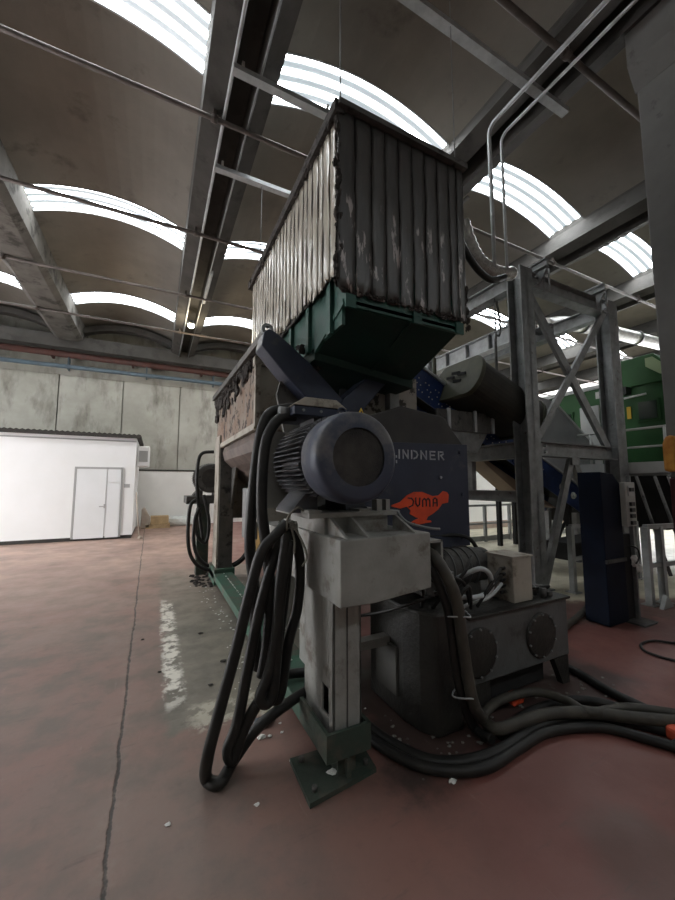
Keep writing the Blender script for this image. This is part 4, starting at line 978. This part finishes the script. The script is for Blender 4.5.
# ================================================================== SMALL THINGS ON THE FLOOR
def scrap(name, m, x, y, r, seed, label, cat, z=None, sq=(1.2,.9,.35)):
    tag(MB().blob((x,y,(z or 0)+r*.36),r,seed,sq,.4).build(name, m), label, cat)
scrap('wrapper', orange_scrap, 2.42,1.93,.06,31,'crumpled orange wrapper among the floor cables','wrapper',.03,(1.3,.9,.6))
scrap('foil_scrap', foil, 2.88,1.72,.035,32,'crumpled foil scrap right of the power unit foot','scrap')
scrap('paper_scrap', paper, .93,1.93,.022,33,'torn white paper scrap on the green foot plate','scrap',.03)
scrap('paper_scrap', paper, 1.50,1.62,.018,34,'white scrap in front of the front-most black cable','scrap')
scrap('paper_scrap', paper, 2.95,1.52,.016,35,'tiny white scrap on the red floor above the right cables','scrap')
scrap('paper_scrap', paper, .67,2.42,.02,36,'pale scrap beneath the hanging cable loops','scrap')
scrap('paper_scrap', paper, .78,2.15,.014,37,'small white scrap left of the green foot plate','scrap')
scrap('paper_scrap', paper, .52,1.95,.012,38,'tiny white scrap between the outermost loop and the foot plate','scrap')
scrap('paper_scrap', paper, .12,2.03,.012,39,'tiny white scrap lying alone right of the long floor crack','scrap')
scrap('paper_scrap', paper, -.97,2.35,.01,40,'tiny white scrap lying alone on the far left of the floor','scrap')
scrap('blue_rag', M('dull_blue_rag',(.07,.09,.11),(.1,.12,.13),9,.8), .72,2.55,.05,41,'dull blue rag under the hanging cable bundle','rag')
lt = MB(); rnd = random.Random(21)
for k in range(230):
    y = 2.3+4.0*rnd.random(); x = rnd.choice([.86-abs(rnd.gauss(0,.12)), 1.2+abs(rnd.gauss(0,.15)), 1.02])
    z = .205 if .88<x<1.16 else .004
    r = rnd.uniform(.004,.011)
    lt.blob((x,y,z+r*.4), r, k, (1.3,1,.5), .3)
tag(lt.build('plastic_flakes', paper), 'white plastic flakes scattered beside the green floor rail', 'flakes', kind='stuff')
lt = MB()
for k in range(150):
    x = 1.3+2.1*rnd.random(); y = 1.66+.6*rnd.random(); r = rnd.uniform(.004,.012)
    lt.blob((x,y,r*.4), r, k, (1.3,1,.5), .3)
tag(lt.build('grimy_flakes', M('grimy_flake',(.2,.19,.17),(.1,.09,.08),20)), 'grimy flakes under and around the floor cables', 'flakes', kind='stuff')
lt = MB()
for k in range(60):
    x = .75+.4*rnd.random()-.15; y = 6.1+.9*rnd.random(); r = rnd.uniform(.01,.03)
    lt.blob((x,y,r*.4), r, k+7, (1.3,1,.6), .4)
tag(lt.build('dark_crumbs', clump), 'dark crumbs heaped around the rear leg foot', 'crumbs', kind='stuff')
for k,(x,y,r_) in enumerate(((.50,4.3,.02),(.62,3.55,.022),(.46,3.2,.014),(.1,3.6,.014),(-.05,4.4,.014))):
    scrap('dark_crumb', clump, x, y, r_, 50+k, ['dark crumb on the cement patch, farthest one','dark crumb on the cement patch, near the green rail','dark crumb on the cement patch, nearest the viewer','tiny dark crumb at the white plaster edge of the patch','tiny dark crumb between the crack and the cement patch'][k], 'crumb')
t = thing('tool_case', (3.2,1.2,0), 'red-orange case corner at the right edge of the floor', 'case')
MB().box(2.93,3.3,1.0,1.27,.01,.09).build('body', tag_orange, t, bevel=.02)
MB().tube([(2.93,1.2,.05),(2.88,1.23,.02),(2.86,1.27,.012),(2.80,1.33,.012)], .008, 6).build('strap', black_pl, t)

# ================================================================== LIGHT
w = bpy.data.worlds.new('daylight'); SC.world = w; w.use_nodes = True
bg = w.node_tree.nodes['Background']; bg.inputs[0].default_value = (.97,.98,1,1); bg.inputs[1].default_value = WORLD
pl_ = bpy.data.lights.new('ceiling_lamp_light', 'POINT'); pl_.energy = 60; pl_.color = (1,.85,.6); pl_.shadow_soft_size = .12
po = bpy.data.objects.new('ceiling_lamp_light', pl_); COL.objects.link(po); po.location = (.78,11.6,6.2)

# ================================================================== CAMERA
cd = bpy.data.cameras.new('camera'); cam = bpy.data.objects.new('camera', cd); COL.objects.link(cam)
cam.location = (0,0,1.6); cam.rotation_euler = (R(90+5.33), 0, R(-26.5))
cd.sensor_fit = 'VERTICAL'; cd.sensor_height = 36; cd.lens = 364/900*36; cd.clip_start = .05; cd.clip_end = 200
SC.camera = cam
vs_ = SC.view_settings; vs_.view_transform = 'Standard'; vs_.look = 'None'; vs_.gamma = 1; vs_.exposure = EXPO; vs_.use_curve_mapping = False
